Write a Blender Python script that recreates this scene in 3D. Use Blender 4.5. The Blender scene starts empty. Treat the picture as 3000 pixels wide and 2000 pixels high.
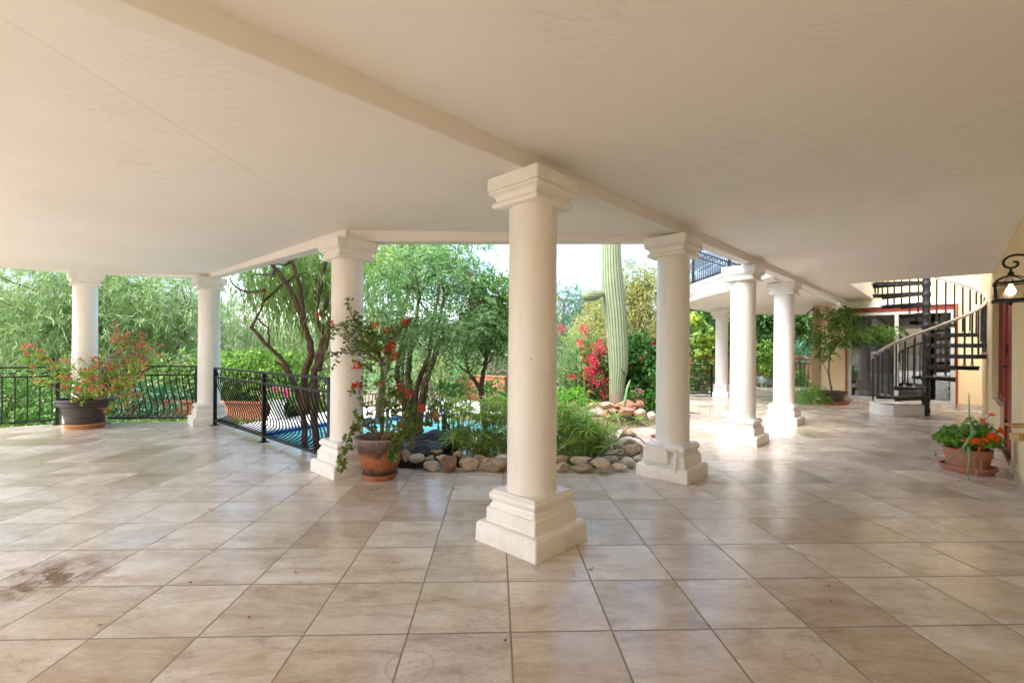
import bpy, math, random
import numpy as np
from mathutils import Vector, Matrix, noise
# All coordinates below are written in units of the photographer's eye height; the last lines turn them into metres.
EYE = 1.35
PI = math.pi
sc = bpy.context.scene
COL = sc.collection
rng = np.random.default_rng(7)
random.seed(7)

# ---------------------------------------------------------------- camera frame
FPX, SHY, ROLL = 1363.9, 24.8, 0.0056
CR = Vector((math.cos(ROLL), 0, math.sin(ROLL)))
CU = Vector((-math.sin(ROLL), 0, math.cos(ROLL)))
CF = Vector((0, 1, 0))

def ray(px, py):
    return CR * ((px - 1500) / FPX) + CU * (-(py - 1000 - SHY) / FPX) + CF

def at(px, py, d):
    r = ray(px, py)
    return Vector((0, 0, 1)) + r * d

def fl(px, py, z=0.0):
    r = ray(px, py)
    return Vector((0, 0, 1)) + r * ((z - 1) / r.z)

UA = 0.8133                                   # direction of the house wall and the column row
U = Vector((math.cos(UA), math.sin(UA), 0))
N = Vector((math.sin(UA), -math.cos(UA), 0))  # out of the patio, into the house wall
WC = 0.374

def W(s, c=WC, z=0.0):
    return N * c + U * s + Vector((0, 0, z))

# ---------------------------------------------------------------- materials
def new_mat(name):
    m = bpy.data.materials.new(name)
    m.use_nodes = True
    nt = m.node_tree
    b = nt.nodes['Principled BSDF']
    return m, nt, b

def ramp(nt, stops):
    r = nt.nodes.new('ShaderNodeValToRGB')
    e = r.color_ramp.elements
    while len(e) < len(stops):
        e.new(0.5)
    for i, (p, c) in enumerate(stops):
        e[i].position = p
        e[i].color = (c[0], c[1], c[2], 1)
    return r

def tc(nt, kind='Object'):
    t = nt.nodes.new('ShaderNodeTexCoord')
    return t.outputs[kind]

def nz(nt, vec, scale, detail=4, rough=0.6, dist=0.0):
    n = nt.nodes.new('ShaderNodeTexNoise')
    n.inputs['Scale'].default_value = scale
    n.inputs['Detail'].default_value = detail
    n.inputs['Roughness'].default_value = rough
    n.inputs['Distortion'].default_value = dist
    if vec is not None:
        nt.links.new(vec, n.inputs['Vector'])
    return n

def mathn(nt, op, a, b=None, clamp=False):
    n = nt.nodes.new('ShaderNodeMath')
    n.operation = op
    n.use_clamp = clamp
    for i, v in enumerate((a, b)):
        if v is None:
            continue
        if isinstance(v, (int, float)):
            n.inputs[i].default_value = v
        else:
            nt.links.new(v, n.inputs[i])
    return n.outputs[0]

def mixc(nt, fac, a, b, mode='MIX'):
    n = nt.nodes.new('ShaderNodeMix')
    n.data_type = 'RGBA'
    n.blend_type = mode
    for i, v in ((0, fac), (6, a), (7, b)):
        if isinstance(v, (int, float)):
            n.inputs[i].default_value = v
        elif isinstance(v, (tuple, list)):
            n.inputs[i].default_value = (v[0], v[1], v[2], 1)
        else:
            nt.links.new(v, n.inputs[i])
    return n.outputs[2]

def bump(nt, b, h, strength=0.3, dist=0.01):
    n = nt.nodes.new('ShaderNodeBump')
    n.inputs['Strength'].default_value = strength
    n.inputs['Distance'].default_value = dist
    nt.links.new(h, n.inputs['Height'])
    nt.links.new(n.outputs[0], b.inputs['Normal'])
    return n

def pm(name, c1, c2=None, scale=6.0, rough=0.6, bs=0.0, bscale=40.0, metal=0.0, spec=0.5, lo=0.35, hi=0.65, bdist=0.01, stretch=None, speck=None):
    m, nt, b = new_mat(name)
    b.inputs['Roughness'].default_value = rough
    b.inputs['Metallic'].default_value = metal
    b.inputs['Specular IOR Level'].default_value = spec
    v = tc(nt)
    if stretch:
        mp = nt.nodes.new('ShaderNodeMapping')
        mp.inputs['Scale'].default_value = stretch
        nt.links.new(v, mp.inputs['Vector'])
        v = mp.outputs[0]
    c2 = c2 or tuple(x * 0.85 for x in c1)
    n = nz(nt, v, scale)
    r = ramp(nt, [(lo, c1), (hi, c2)])
    nt.links.new(n.outputs['Fac'], r.inputs['Fac'])
    out = r.outputs['Color']
    if speck:
        n3 = nz(nt, v, speck[0], 2, 0.5)
        r3 = ramp(nt, [(speck[1], (0, 0, 0)), (min(speck[1] + 0.06, 1), (1, 1, 1))])
        nt.links.new(n3.outputs['Fac'], r3.inputs['Fac'])
        out = mixc(nt, r3.outputs['Color'], out, speck[2])
    nt.links.new(out, b.inputs['Base Color'])
    if bs > 0:
        n2 = nz(nt, v, bscale, 5, 0.65)
        bump(nt, b, n2.outputs['Fac'], bs, bdist)
    return m

def leaf_mat(name, stops, trans=0.35, rough=0.5, clump=1.2, gain=1.2):
    stops = [(p, tuple(min(0.62, x * gain) if gain > 1 else x for x in c)) for p, c in stops]
    m = bpy.data.materials.new(name)
    m.use_nodes = True
    nt = m.node_tree
    nt.nodes.clear()
    out = nt.nodes.new('ShaderNodeOutputMaterial')
    g = nt.nodes.new('ShaderNodeNewGeometry')
    r = ramp(nt, stops)
    n = nz(nt, tc(nt), clump, 2)
    f = mathn(nt, 'ADD', mathn(nt, 'MULTIPLY', g.outputs['Random Per Island'], 0.65), mathn(nt, 'MULTIPLY', mathn(nt, 'SUBTRACT', n.outputs['Fac'], 0.3), 0.85), True)
    nt.links.new(f, r.inputs['Fac'])
    p = nt.nodes.new('ShaderNodeBsdfPrincipled')
    p.inputs['Roughness'].default_value = rough
    p.inputs['Specular IOR Level'].default_value = 0.4
    t = nt.nodes.new('ShaderNodeBsdfTranslucent')
    mx = nt.nodes.new('ShaderNodeMixShader')
    mx.inputs[0].default_value = trans
    nt.links.new(r.outputs['Color'], p.inputs['Base Color'])
    tcol = mixc(nt, 0.5, r.outputs['Color'], (1.0, 1.0, 0.55), 'MULTIPLY')
    nt.links.new(tcol, t.inputs['Color'])
    nt.links.new(p.outputs[0], mx.inputs[1])
    nt.links.new(t.outputs[0], mx.inputs[2])
    nt.links.new(mx.outputs[0], out.inputs['Surface'])
    return m

def glass_mat(name, tint=(0.8, 0.85, 0.85), fac=0.12, rough=0.01):
    m = bpy.data.materials.new(name)
    m.use_nodes = True
    nt = m.node_tree
    nt.nodes.clear()
    out = nt.nodes.new('ShaderNodeOutputMaterial')
    t = nt.nodes.new('ShaderNodeBsdfTransparent')
    t.inputs[0].default_value = (*tint, 1)
    g = nt.nodes.new('ShaderNodeBsdfGlossy')
    g.inputs['Roughness'].default_value = rough
    lw = nt.nodes.new('ShaderNodeFresnel')
    lw.inputs[0].default_value = 1.5
    f = mathn(nt, 'ADD', lw.outputs[0], fac, True)
    mx = nt.nodes.new('ShaderNodeMixShader')
    nt.links.new(f, mx.inputs[0])
    nt.links.new(t.outputs[0], mx.inputs[1])
    nt.links.new(g.outputs[0], mx.inputs[2])
    nt.links.new(mx.outputs[0], out.inputs['Surface'])
    return m

def emit_mat(name, col, strength):
    m, nt, b = new_mat(name)
    b.inputs['Base Color'].default_value = (*col, 1)
    b.inputs['Emission Color'].default_value = (*col, 1)
    b.inputs['Emission Strength'].default_value = strength
    return m

def stucco_mat(name, c1, c2, rough=0.75, strokes=0.18, broad=0.6):
    m, nt, b = new_mat(name)
    b.inputs['Roughness'].default_value = rough
    b.inputs['Specular IOR Level'].default_value = 0.25
    v = tc(nt)
    n = nz(nt, v, broad, 4)
    r = ramp(nt, [(0.3, c1), (0.7, c2)])
    nt.links.new(n.outputs['Fac'], r.inputs['Fac'])
    nt.links.new(r.outputs['Color'], b.inputs['Base Color'])
    mp = nt.nodes.new('ShaderNodeMapping')
    mp.inputs['Rotation'].default_value = (0, 0, 0.5)
    mp.inputs['Scale'].default_value = (1.0, 3.2, 1.0)
    nt.links.new(v, mp.inputs['Vector'])
    a = nz(nt, mp.outputs[0], 7.0, 6, 0.62, 1.2)
    rr = ramp(nt, [(0.55, (0, 0, 0)), (0.60, (1, 1, 1)), (0.66, (0.35, 0.35, 0.35))])
    nt.links.new(a.outputs['Fac'], rr.inputs['Fac'])
    wv = nz(nt, v, 0.9, 2)
    msk = ramp(nt, [(0.42, (0, 0, 0)), (0.62, (1, 1, 1))])
    nt.links.new(wv.outputs['Fac'], msk.inputs['Fac'])
    h1 = mathn(nt, 'MULTIPLY', rr.outputs['Color'], msk.outputs['Color'])
    fine = nz(nt, v, 60, 3)
    h = mathn(nt, 'ADD', mathn(nt, 'MULTIPLY', h1, 0.9), mathn(nt, 'MULTIPLY', fine.outputs['Fac'], 0.25))
    bump(nt, b, h, strokes, 0.006)
    return m

def paint_mat():
    m, nt, b = new_mat('white_column_paint')
    v = tc(nt)
    mp = nt.nodes.new('ShaderNodeMapping')
    mp.inputs['Scale'].default_value = (1, 1, 0.22)
    nt.links.new(v, mp.inputs['Vector'])
    a = nz(nt, mp.outputs[0], 6, 5, 0.65)
    r = ramp(nt, [(0.3, (0.755, 0.735, 0.70)), (0.55, (0.825, 0.81, 0.785)), (0.8, (0.80, 0.78, 0.745))])
    nt.links.new(a.outputs['Fac'], r.inputs['Fac'])
    # scuffs, drips and grime that settled low on the base
    sp = nt.nodes.new('ShaderNodeSeparateXYZ')
    nt.links.new(v, sp.inputs[0])
    n1 = nz(nt, v, 13, 6, 0.72)
    low = mathn(nt, 'SUBTRACT', 1.0, mathn(nt, 'DIVIDE', sp.outputs[2], 0.30), True)
    g = mathn(nt, 'ADD', n1.outputs['Fac'], mathn(nt, 'MULTIPLY', low, 0.16))
    rg = ramp(nt, [(0.60, (0, 0, 0)), (0.74, (1, 1, 1))])
    nt.links.new(g, rg.inputs['Fac'])
    c = mixc(nt, mathn(nt, 'MULTIPLY', rg.outputs['Color'], 0.20), r.outputs['Color'], (0.44, 0.38, 0.30))
    n2 = nz(nt, v, 34, 2, 0.5)
    r2 = ramp(nt, [(0.735, (0, 0, 0)), (0.775, (1, 1, 1))])
    nt.links.new(n2.outputs['Fac'], r2.inputs['Fac'])
    c = mixc(nt, mathn(nt, 'MULTIPLY', r2.outputs['Color'], 0.8), c, (0.30, 0.25, 0.19))
    nt.links.new(c, b.inputs['Base Color'])
    b.inputs['Roughness'].default_value = 0.42
    n3 = nz(nt, mp.outputs[0], 16, 5, 0.6)
    n4 = nz(nt, v, 70, 3)
    bump(nt, b, mathn(nt, 'ADD', n3.outputs['Fac'], mathn(nt, 'MULTIPLY', n4.outputs['Fac'], 0.3)), 0.16, 0.010)
    return m

M = {}
M['paint'] = paint_mat() if 'paint_mat' in globals() else pm('white_column_paint', (0.83, 0.81, 0.775), (0.765, 0.735, 0.69), 2.2, 0.42, 0.12, 18, spec=0.5, stretch=(1, 1, 0.3), speck=(30, 0.73, (0.35, 0.3, 0.24)))
M['ceil'] = stucco_mat('ceiling_stucco', (0.85, 0.835, 0.81), (0.795, 0.77, 0.735), 0.8, 0.5)
M['beam'] = stucco_mat('beam_stucco', (0.82, 0.80, 0.77), (0.785, 0.76, 0.725), 0.75, 0.18)
M['yellow'] = stucco_mat('yellow_stucco', (0.80, 0.66, 0.42), (0.74, 0.59, 0.355), 0.8, 0.25)
M['white'] = pm('white_trim', (0.80, 0.80, 0.78), (0.72, 0.72, 0.70), 3, 0.5, 0.05, 30)
M['iron'] = pm('black_iron', (0.008, 0.008, 0.009), (0.018, 0.018, 0.020), 14, 0.5, 0.1, 60, spec=0.3)
M['stairiron'] = pm('worn_black_paint', (0.010, 0.011, 0.013), (0.028, 0.030, 0.036), 9, 0.38, 0.2, 40, spec=0.4, speck=(18, 0.70, (0.30, 0.24, 0.18)))
M['sleeve'] = pm('grey_sleeve', (0.45, 0.43, 0.40), (0.30, 0.28, 0.26), 8, 0.5)
M['railwhite'] = pm('handrail_pale', (0.44, 0.39, 0.33), (0.33, 0.28, 0.235), 6, 0.45)
M['red'] = pm('oxblood_paint', (0.30, 0.034, 0.016), (0.23, 0.022, 0.011), 3, 0.4, spec=0.5)
M['alu'] = pm('door_aluminium', (0.55, 0.55, 0.53), (0.45, 0.45, 0.43), 3, 0.4)
M['glass'] = glass_mat('pane_glass', (0.62, 0.66, 0.66), 0.10)
M['lampglass'] = glass_mat('lantern_glass', (0.93, 0.90, 0.82), 0.10)
M['curtain'] = pm('sheer_curtain', (0.66, 0.66, 0.63), (0.55, 0.55, 0.52), 3, 0.9)
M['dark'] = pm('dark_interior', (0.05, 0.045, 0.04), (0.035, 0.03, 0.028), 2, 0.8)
M['room'] = pm('interior_plaster', (0.22, 0.19, 0.15), (0.17, 0.14, 0.11), 1, 0.9)
M['terra'] = pm('terracotta', (0.42, 0.155, 0.075), (0.33, 0.11, 0.055), 9, 0.75, 0.12, 60, spec=0.25)
M['terrapink'] = pm('pinkish_terracotta', (0.50, 0.21, 0.14), (0.42, 0.165, 0.11), 7, 0.7, 0.1, 60, spec=0.25)
M['saucer'] = pm('orange_saucer', (0.50, 0.25, 0.11), (0.42, 0.19, 0.08), 7, 0.7, 0.08, 50, spec=0.25)
M['black'] = pm('dark_plastic', (0.040, 0.030, 0.026), (0.055, 0.042, 0.036), 5, 0.42, 0.05, 60)
M['brownpot'] = pm('brown_glazed_pot', (0.055, 0.038, 0.033), (0.08, 0.055, 0.048), 5, 0.4)
M['liner'] = pm('black_liner', (0.008, 0.008, 0.009), (0.03, 0.03, 0.03), 9, 0.42, 0.9, 12, bdist=0.05, spec=0.3)
M['soil'] = pm('potting_soil', (0.07, 0.045, 0.03), (0.14, 0.10, 0.065), 25, 0.95, 0.8, 50)
M['bark'] = pm('dark_bark', (0.075, 0.045, 0.033), (0.15, 0.095, 0.068), 12, 0.9, 0.9, 30, stretch=(1, 1, 0.3), bdist=0.02)
M['barkgrey'] = pm('grey_bark', (0.11, 0.085, 0.065), (0.21, 0.17, 0.135), 12, 0.9, 0.8, 30, stretch=(1, 1, 0.3), bdist=0.02)
M['stem'] = pm('woody_stem', (0.15, 0.095, 0.055), (0.25, 0.17, 0.10), 14, 0.85, 0.4, 50)
M['palestem'] = pm('pale_stem', (0.36, 0.31, 0.25), (0.27, 0.22, 0.17), 14, 0.85, 0.3, 50)
M['greenstem'] = pm('green_stem', (0.14, 0.22, 0.06), (0.2, 0.28, 0.1), 9, 0.6)
M['deck'] = pm('pool_deck_concrete', (0.66, 0.65, 0.62), (0.56, 0.55, 0.52), 2.5, 0.8, 0.15, 60)
M['metal'] = pm('grey_metal_cap', (0.5, 0.5, 0.5), (0.4, 0.4, 0.4), 9, 0.35, metal=0.8)
M['teak'] = pm('varnished_wood', (0.55, 0.36, 0.13), (0.44, 0.27, 0.09), 4, 0.45, stretch=(1, 12, 12))
M['bluepot'] = pm('blue_glaze', (0.10, 0.17, 0.25), (0.30, 0.35, 0.36), 6, 0.25, speck=(14, 0.58, (0.40, 0.43, 0.40)))
M['creampot'] = pm('weathered_cream_pot', (0.52, 0.47, 0.40), (0.40, 0.35, 0.29), 7, 0.85, 0.3, 40)
M['rubber'] = pm('black_hose', (0.015, 0.015, 0.016), (0.025, 0.025, 0.027), 9, 0.5)
M['petal'] = pm('dried_petal', (0.22, 0.03, 0.06), (0.30, 0.10, 0.05), 9, 0.7)
M['pod'] = pm('seed_pod_brown', (0.10, 0.030, 0.016), (0.16, 0.055, 0.03), 9, 0.7)
M['orange'] = pm('orange_petals', (0.85, 0.13, 0.012), (0.72, 0.08, 0.01), 14, 0.6)

def flower_mat(name, stops):
    return leaf_mat(name, [(p, c) for p, c in stops], 0.3, 0.6, 6.0, 1.0)

L = {}
L['willow'] = leaf_mat('willow_leaf', [(0.0, (0.06, 0.12, 0.035)), (0.4, (0.15, 0.25, 0.08)), (0.75, (0.26, 0.36, 0.16)), (1, (0.42, 0.49, 0.30))], 0.4, clump=2.2, gain=1.35)
L['hang'] = leaf_mat('hanging_leaf', [(0.0, (0.09, 0.18, 0.03)), (0.5, (0.22, 0.36, 0.09)), (0.86, (0.36, 0.48, 0.18)), (0.95, (0.42, 0.30, 0.12)), (1, (0.48, 0.32, 0.14))], 0.42)
L['feather'] = leaf_mat('feathery_leaf', [(0.0, (0.045, 0.12, 0.05)), (0.45, (0.13, 0.28, 0.10)), (0.8, (0.23, 0.38, 0.16)), (1, (0.38, 0.50, 0.30))], 0.38, clump=4.0)
L['small'] = leaf_mat('small_leaf', [(0.0, (0.045, 0.12, 0.02)), (0.5, (0.12, 0.26, 0.05)), (1, (0.26, 0.42, 0.12))], 0.38)
L['pale'] = leaf_mat('haze_pale_far_leaf', [(0.0, (0.13, 0.20, 0.09)), (0.5, (0.25, 0.34, 0.17)), (1, (0.40, 0.47, 0.30))], 0.4, clump=0.5)  # leaf colour paled to stand in for the glow over distant trees
L['grey'] = leaf_mat('grey_green_leaf', [(0.0, (0.09, 0.11, 0.07)), (0.5, (0.18, 0.21, 0.13)), (1, (0.30, 0.32, 0.22))], 0.3)
L['citrus'] = leaf_mat('citrus_leaf', [(0.0, (0.05, 0.13, 0.015)), (0.5, (0.15, 0.30, 0.04)), (1, (0.27, 0.42, 0.09))], 0.35, gain=1.15)
L['shrub'] = leaf_mat('shrub_leaf', [(0.0, (0.035, 0.10, 0.02)), (0.5, (0.10, 0.23, 0.05)), (1, (0.21, 0.37, 0.10))], 0.35)
L['teal'] = leaf_mat('bluish_leaf', [(0.0, (0.02, 0.085, 0.05)), (0.5, (0.05, 0.17, 0.09)), (1, (0.12, 0.28, 0.16))], 0.3)
L['bamboo'] = leaf_mat('bamboo_leaf', [(0.0, (0.11, 0.16, 0.03)), (0.4, (0.24, 0.28, 0.07)), (0.75, (0.42, 0.40, 0.14)), (1, (0.62, 0.54, 0.26))], 0.4, gain=1.05)
L['fern'] = leaf_mat('ferny_leaf', [(0.0, (0.06, 0.16, 0.04)), (0.5, (0.15, 0.30, 0.08)), (1, (0.30, 0.45, 0.17))], 0.4)
L['dense'] = leaf_mat('dense_leaf', [(0.0, (0.012, 0.055, 0.012)), (0.5, (0.04, 0.14, 0.022)), (0.85, (0.10, 0.27, 0.03)), (1, (0.22, 0.38, 0.05))], 0.3)
L['ivy'] = leaf_mat('hedge_leaf', [(0.0, (0.015, 0.05, 0.012)), (0.5, (0.06, 0.15, 0.03)), (0.85, (0.15, 0.27, 0.06)), (1, (0.32, 0.38, 0.18))], 0.3)
L['vine'] = leaf_mat('vine_leaf', [(0.0, (0.05, 0.15, 0.015)), (0.45, (0.14, 0.28, 0.03)), (0.75, (0.34, 0.38, 0.03)), (1, (0.62, 0.50, 0.03))], 0.4, clump=2)
L['boug'] = leaf_mat('bougainvillea_leaf', [(0.0, (0.04, 0.10, 0.018)), (0.5, (0.11, 0.20, 0.04)), (0.88, (0.21, 0.29, 0.07)), (1, (0.42, 0.32, 0.06))], 0.35, clump=5, gain=1.1)
L['bougl'] = leaf_mat('light_bougainvillea_leaf', [(0.0, (0.09, 0.20, 0.02)), (0.5, (0.22, 0.38, 0.04)), (0.9, (0.38, 0.48, 0.08)), (1, (0.58, 0.48, 0.04))], 0.4, clump=5)
L['papyrus'] = leaf_mat('papyrus_leaf', [(0.0, (0.05, 0.15, 0.02)), (0.45, (0.16, 0.34, 0.05)), (0.85, (0.34, 0.50, 0.12)), (1, (0.52, 0.50, 0.12))], 0.45, clump=3, gain=2.3)
L['ger'] = leaf_mat('geranium_leaf', [(0.0, (0.035, 0.12, 0.012)), (0.5, (0.10, 0.25, 0.025)), (1, (0.24, 0.40, 0.05))], 0.3, clump=6)
L['aspar'] = leaf_mat('bright_fern_leaf', [(0.0, (0.05, 0.19, 0.012)), (0.5, (0.14, 0.38, 0.025)), (1, (0.28, 0.52, 0.06))], 0.4, clump=4)
L['mor'] = leaf_mat('indoor_tree_leaf', [(0.0, (0.035, 0.10, 0.018)), (0.5, (0.10, 0.22, 0.04)), (1, (0.22, 0.36, 0.08))], 0.3, clump=3)
L['ground'] = leaf_mat('ground_leaf', [(0.0, (0.05, 0.12, 0.025)), (0.5, (0.13, 0.24, 0.05)), (0.9, (0.25, 0.34, 0.09)), (1, (0.40, 0.32, 0.10))], 0.3, clump=0.8)
L['fred'] = flower_mat('red_bracts', [(0.0, (0.50, 0.008, 0.05)), (0.5, (0.78, 0.03, 0.11)), (1, (0.88, 0.10, 0.24))])
L['fcoral'] = flower_mat('coral_bracts', [(0.0, (0.40, 0.03, 0.02)), (0.5, (0.68, 0.09, 0.05)), (1, (0.80, 0.20, 0.10))])
L['fpink'] = flower_mat('pink_bracts', [(0.0, (0.48, 0.04, 0.10)), (0.5, (0.74, 0.12, 0.18)), (1, (0.82, 0.24, 0.20))])
L['fmag'] = flower_mat('magenta_petals', [(0.0, (0.75, 0.02, 0.25)), (1, (0.9, 0.10, 0.45))])
L['forange'] = flower_mat('orange_flower', [(0.0, (0.80, 0.07, 0.005)), (1, (0.92, 0.20, 0.02))])
L['fblue'] = flower_mat('pale_blue_flower', [(0.0, (0.35, 0.42, 0.75)), (1, (0.6, 0.65, 0.85))])
L['fyel'] = flower_mat('yellow_flower', [(0.0, (0.75, 0.45, 0.01)), (1, (0.85, 0.6, 0.05))])
L['aloe'] = pm('onion_leaf', (0.13, 0.27, 0.12), (0.20, 0.34, 0.16), 5, 0.45)

# ---------------------------------------------------------------- objects
def link(o):
    COL.objects.link(o)
    return o

def tag(o, label=None, cat=None, group=None, kind=None):
    for k, v in (('label', label), ('category', cat), ('group', group), ('kind', kind)):
        if v:
            o[k] = v
    return o

def thing(name, label, cat, loc=(0, 0, 0), rz=0.0, group=None):
    o = link(bpy.data.objects.new(name, None))
    o.empty_display_size = 0.1
    o.location = loc
    o.rotation_euler = (0, 0, rz)
    return tag(o, label, cat, group, 'thing')

def to_local(p):
    m = Matrix()
    while p is not None:
        m = p.matrix_basis @ m
        p = p.parent
    return m.inverted()

class MB:
    """Collects shapes; put() links them as one mesh."""
    def __init__(self):
        self.v, self.f = [], []

    def add(self, vs, fs):
        o = len(self.v)
        self.v.extend([tuple(p) for p in vs])
        self.f.extend([tuple(i + o for i in q) for q in fs])
        return self

    def box(self, c, s, rz=0.0, rx=0.0, ry=0.0):
        m = Matrix.Translation(c) @ Matrix.Rotation(rz, 4, 'Z') @ Matrix.Rotation(ry, 4, 'Y') @ Matrix.Rotation(rx, 4, 'X')
        vs = [m @ Vector((x * s[0] / 2, y * s[1] / 2, z * s[2] / 2)) for x in (-1, 1) for y in (-1, 1) for z in (-1, 1)]
        return self.add(vs, [(0, 1, 3, 2), (4, 6, 7, 5), (0, 4, 5, 1), (2, 3, 7, 6), (0, 2, 6, 4), (1, 5, 7, 3)])

    def hexa(self, a, b, z0, z1, w):
        """a wall piece from a to b (xy), thickness w to the side of N-like normal given as vector"""
        a0, b0 = Vector((a[0], a[1], 0)), Vector((b[0], b[1], 0))
        vs = []
        for p in (a0, b0, b0 + w, a0 + w):
            vs += [p + Vector((0, 0, z0)), p + Vector((0, 0, z1))]
        return self.add(vs, [(0, 2, 3, 1), (2, 4, 5, 3), (4, 6, 7, 5), (6, 0, 1, 7), (1, 3, 5, 7), (0, 6, 4, 2)])

    def prism(self, poly, z0, z1):
        n = len(poly)
        z0 = z0 if callable(z0) else (lambda x, y, a=z0: a)
        z1 = z1 if callable(z1) else (lambda x, y, a=z1: a)
        vs = [(p[0], p[1], z0(p[0], p[1])) for p in poly] + [(p[0], p[1], z1(p[0], p[1])) for p in poly]
        fs = [tuple(range(n - 1, -1, -1)), tuple(range(n, 2 * n))]
        fs += [(i, (i + 1) % n, n + (i + 1) % n, n + i) for i in range(n)]
        return self.add(vs, fs)

    def lathe(self, prof, c=(0, 0, 0), n=32, sx=1.0, sy=1.0, wob=None):
        vs, fs = [], []
        for k, (r, z) in enumerate(prof):
            for i in range(n):
                a = 2 * PI * i / n
                rr = r * (1 + (wob(a, z) if wob else 0))
                vs.append((c[0] + rr * math.cos(a) * sx, c[1] + rr * math.sin(a) * sy, c[2] + z))
        m = len(prof)
        for k in range(m - 1):
            for i in range(n):
                j = (i + 1) % n
                fs.append((k * n + i, k * n + j, (k + 1) * n + j, (k + 1) * n + i))
        if prof[0][0] > 1e-5:
            fs.append(tuple(range(n - 1, -1, -1)))
        if prof[-1][0] > 1e-5:
            fs.append(tuple((m - 1) * n + i for i in range(n)))
        return self.add(vs, fs)

    def sqstack(self, prof, ch=0.006):
        """square rings (half width, z) with a small cut corner"""
        vs, fs = [], []
        for h, z in prof:
            c = ch
            for x, y in ((h, -h + c), (h, h - c), (h - c, h), (-h + c, h), (-h, h - c), (-h, -h + c), (-h + c, -h), (h - c, -h)):
                vs.append((x, y, z))
        m = len(prof)
        for k in range(m - 1):
            for i in range(8):
                j = (i + 1) % 8
                fs.append((k * 8 + i, k * 8 + j, k * 8 + 8 + j, k * 8 + 8 + i))
        fs.append(tuple(range(7, -1, -1)))
        fs.append(tuple((m - 1) * 8 + i for i in range(8)))
        return self.add(vs, fs)

    def tube(self, pts, r, n=8, closed=False):
        pts = [Vector(p) for p in pts]
        m = len(pts)
        rs = list(r) if isinstance(r, (list, tuple)) else [r] * m
        vs, fs = [], []
        t0 = (pts[1] - pts[0]).normalized()
        up = Vector((0, 0, 1)) if abs(t0.z) < 0.9 else Vector((1, 0, 0))
        s = t0.cross(up).normalized()
        for i, p in enumerate(pts):
            a = pts[max(i - 1, 0)]
            b = pts[min(i + 1, m - 1)]
            t = (b - a)
            t = t.normalized() if t.length > 1e-9 else t0
            s = (s - t * s.dot(t))
            s = s.normalized() if s.length > 1e-6 else t.orthogonal().normalized()
            w = t.cross(s)
            for k in range(n):
                an = 2 * PI * (k + 0.5) / n
                vs.append(p + (s * math.cos(an) + w * math.sin(an)) * rs[i])
        for i in range(m - 1):
            for k in range(n):
                j = (k + 1) % n
                fs.append((i * n + k, i * n + j, i * n + n + j, i * n + n + k))
        fs.append(tuple(range(n - 1, -1, -1)))
        fs.append(tuple((m - 1) * n + k for k in range(n)))
        return self.add(vs, fs)

    def put(self, name, mat, parent=None, smooth=40, world=True, bevel=0.0):
        me = bpy.data.meshes.new(name)
        inv = to_local(parent) if world else Matrix()
        me.from_pydata([inv @ Vector(v) for v in self.v], [], self.f)
        me.validate()
        me.update()
        if smooth:
            me.polygons.foreach_set('use_smooth', [True] * len(me.polygons))
            me.set_sharp_from_angle(angle=math.radians(smooth))
        me.materials.append(mat)
        o = link(bpy.data.objects.new(name, me))
        if parent is not None:
            o.parent = parent
        if bevel:
            bv = o.modifiers.new('edge', 'BEVEL')
            bv.width = bevel * EYE
            bv.segments = 2
            bv.limit_method = 'ANGLE'
        return o

def np_mesh(name, V, F, mat, parent=None, smooth=False):
    V = np.asarray(V, float)
    inv = np.array(to_local(parent))
    V = V @ inv[:3, :3].T + inv[:3, 3]
    me = bpy.data.meshes.new(name)
    k = F.shape[1]
    me.vertices.add(len(V))
    me.vertices.foreach_set('co', V.ravel())
    me.loops.add(F.size)
    me.loops.foreach_set('vertex_index', F.ravel().astype(np.int32))
    me.polygons.add(len(F))
    me.polygons.foreach_set('loop_start', np.arange(0, F.size, k, dtype=np.int32))
    me.polygons.foreach_set('loop_total', np.full(len(F), k, dtype=np.int32))
    if smooth:
        me.polygons.foreach_set('use_smooth', np.ones(len(F), bool))
    me.update(calc_edges=True)
    me.materials.append(mat)
    o = link(bpy.data.objects.new(name, me))
    if parent is not None:
        o.parent = parent
    return o

def unit(a):
    return a / np.maximum(np.linalg.norm(a, axis=-1, keepdims=True), 1e-9)

def leaf_geo(P, D, Ln, Wd, wide=0.45):
    """diamond leaves: base, two sides, tip"""
    n = len(P)
    D = unit(D)
    S = unit(np.cross(D, rng.normal(size=(n, 3))))
    Ln = np.broadcast_to(Ln, (n,))[:, None] * rng.uniform(0.7, 1.25, (n, 1))
    Wd = np.broadcast_to(Wd, (n,))[:, None] * rng.uniform(0.75, 1.2, (n, 1)) * 0.5
    mid = P + D * Ln * wide
    V = np.stack([P, mid + S * Wd, P + D * Ln, mid - S * Wd], 1).reshape(-1, 3)
    F = np.arange(4 * n).reshape(n, 4)
    return V, F

def round_geo(P, D, R):
    """roundish six-cornered leaves facing roughly D"""
    n = len(P)
    D = unit(D)
    A = unit(np.cross(D, rng.normal(size=(n, 3))))
    B = np.cross(D, A)
    R = np.broadcast_to(R, (n,))[:, None] * rng.uniform(0.6, 1.25, (n, 1))
    V = []
    for k in range(6):
        a = 2 * PI * k / 6
        V.append(P + (A * math.cos(a) + B * math.sin(a)) * R * (1.0 if k else 0.6) + D * R * 0.15 * (k % 2))
    V = np.stack(V, 1).reshape(-1, 3)
    return V, np.arange(6 * n).reshape(n, 6)

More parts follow.
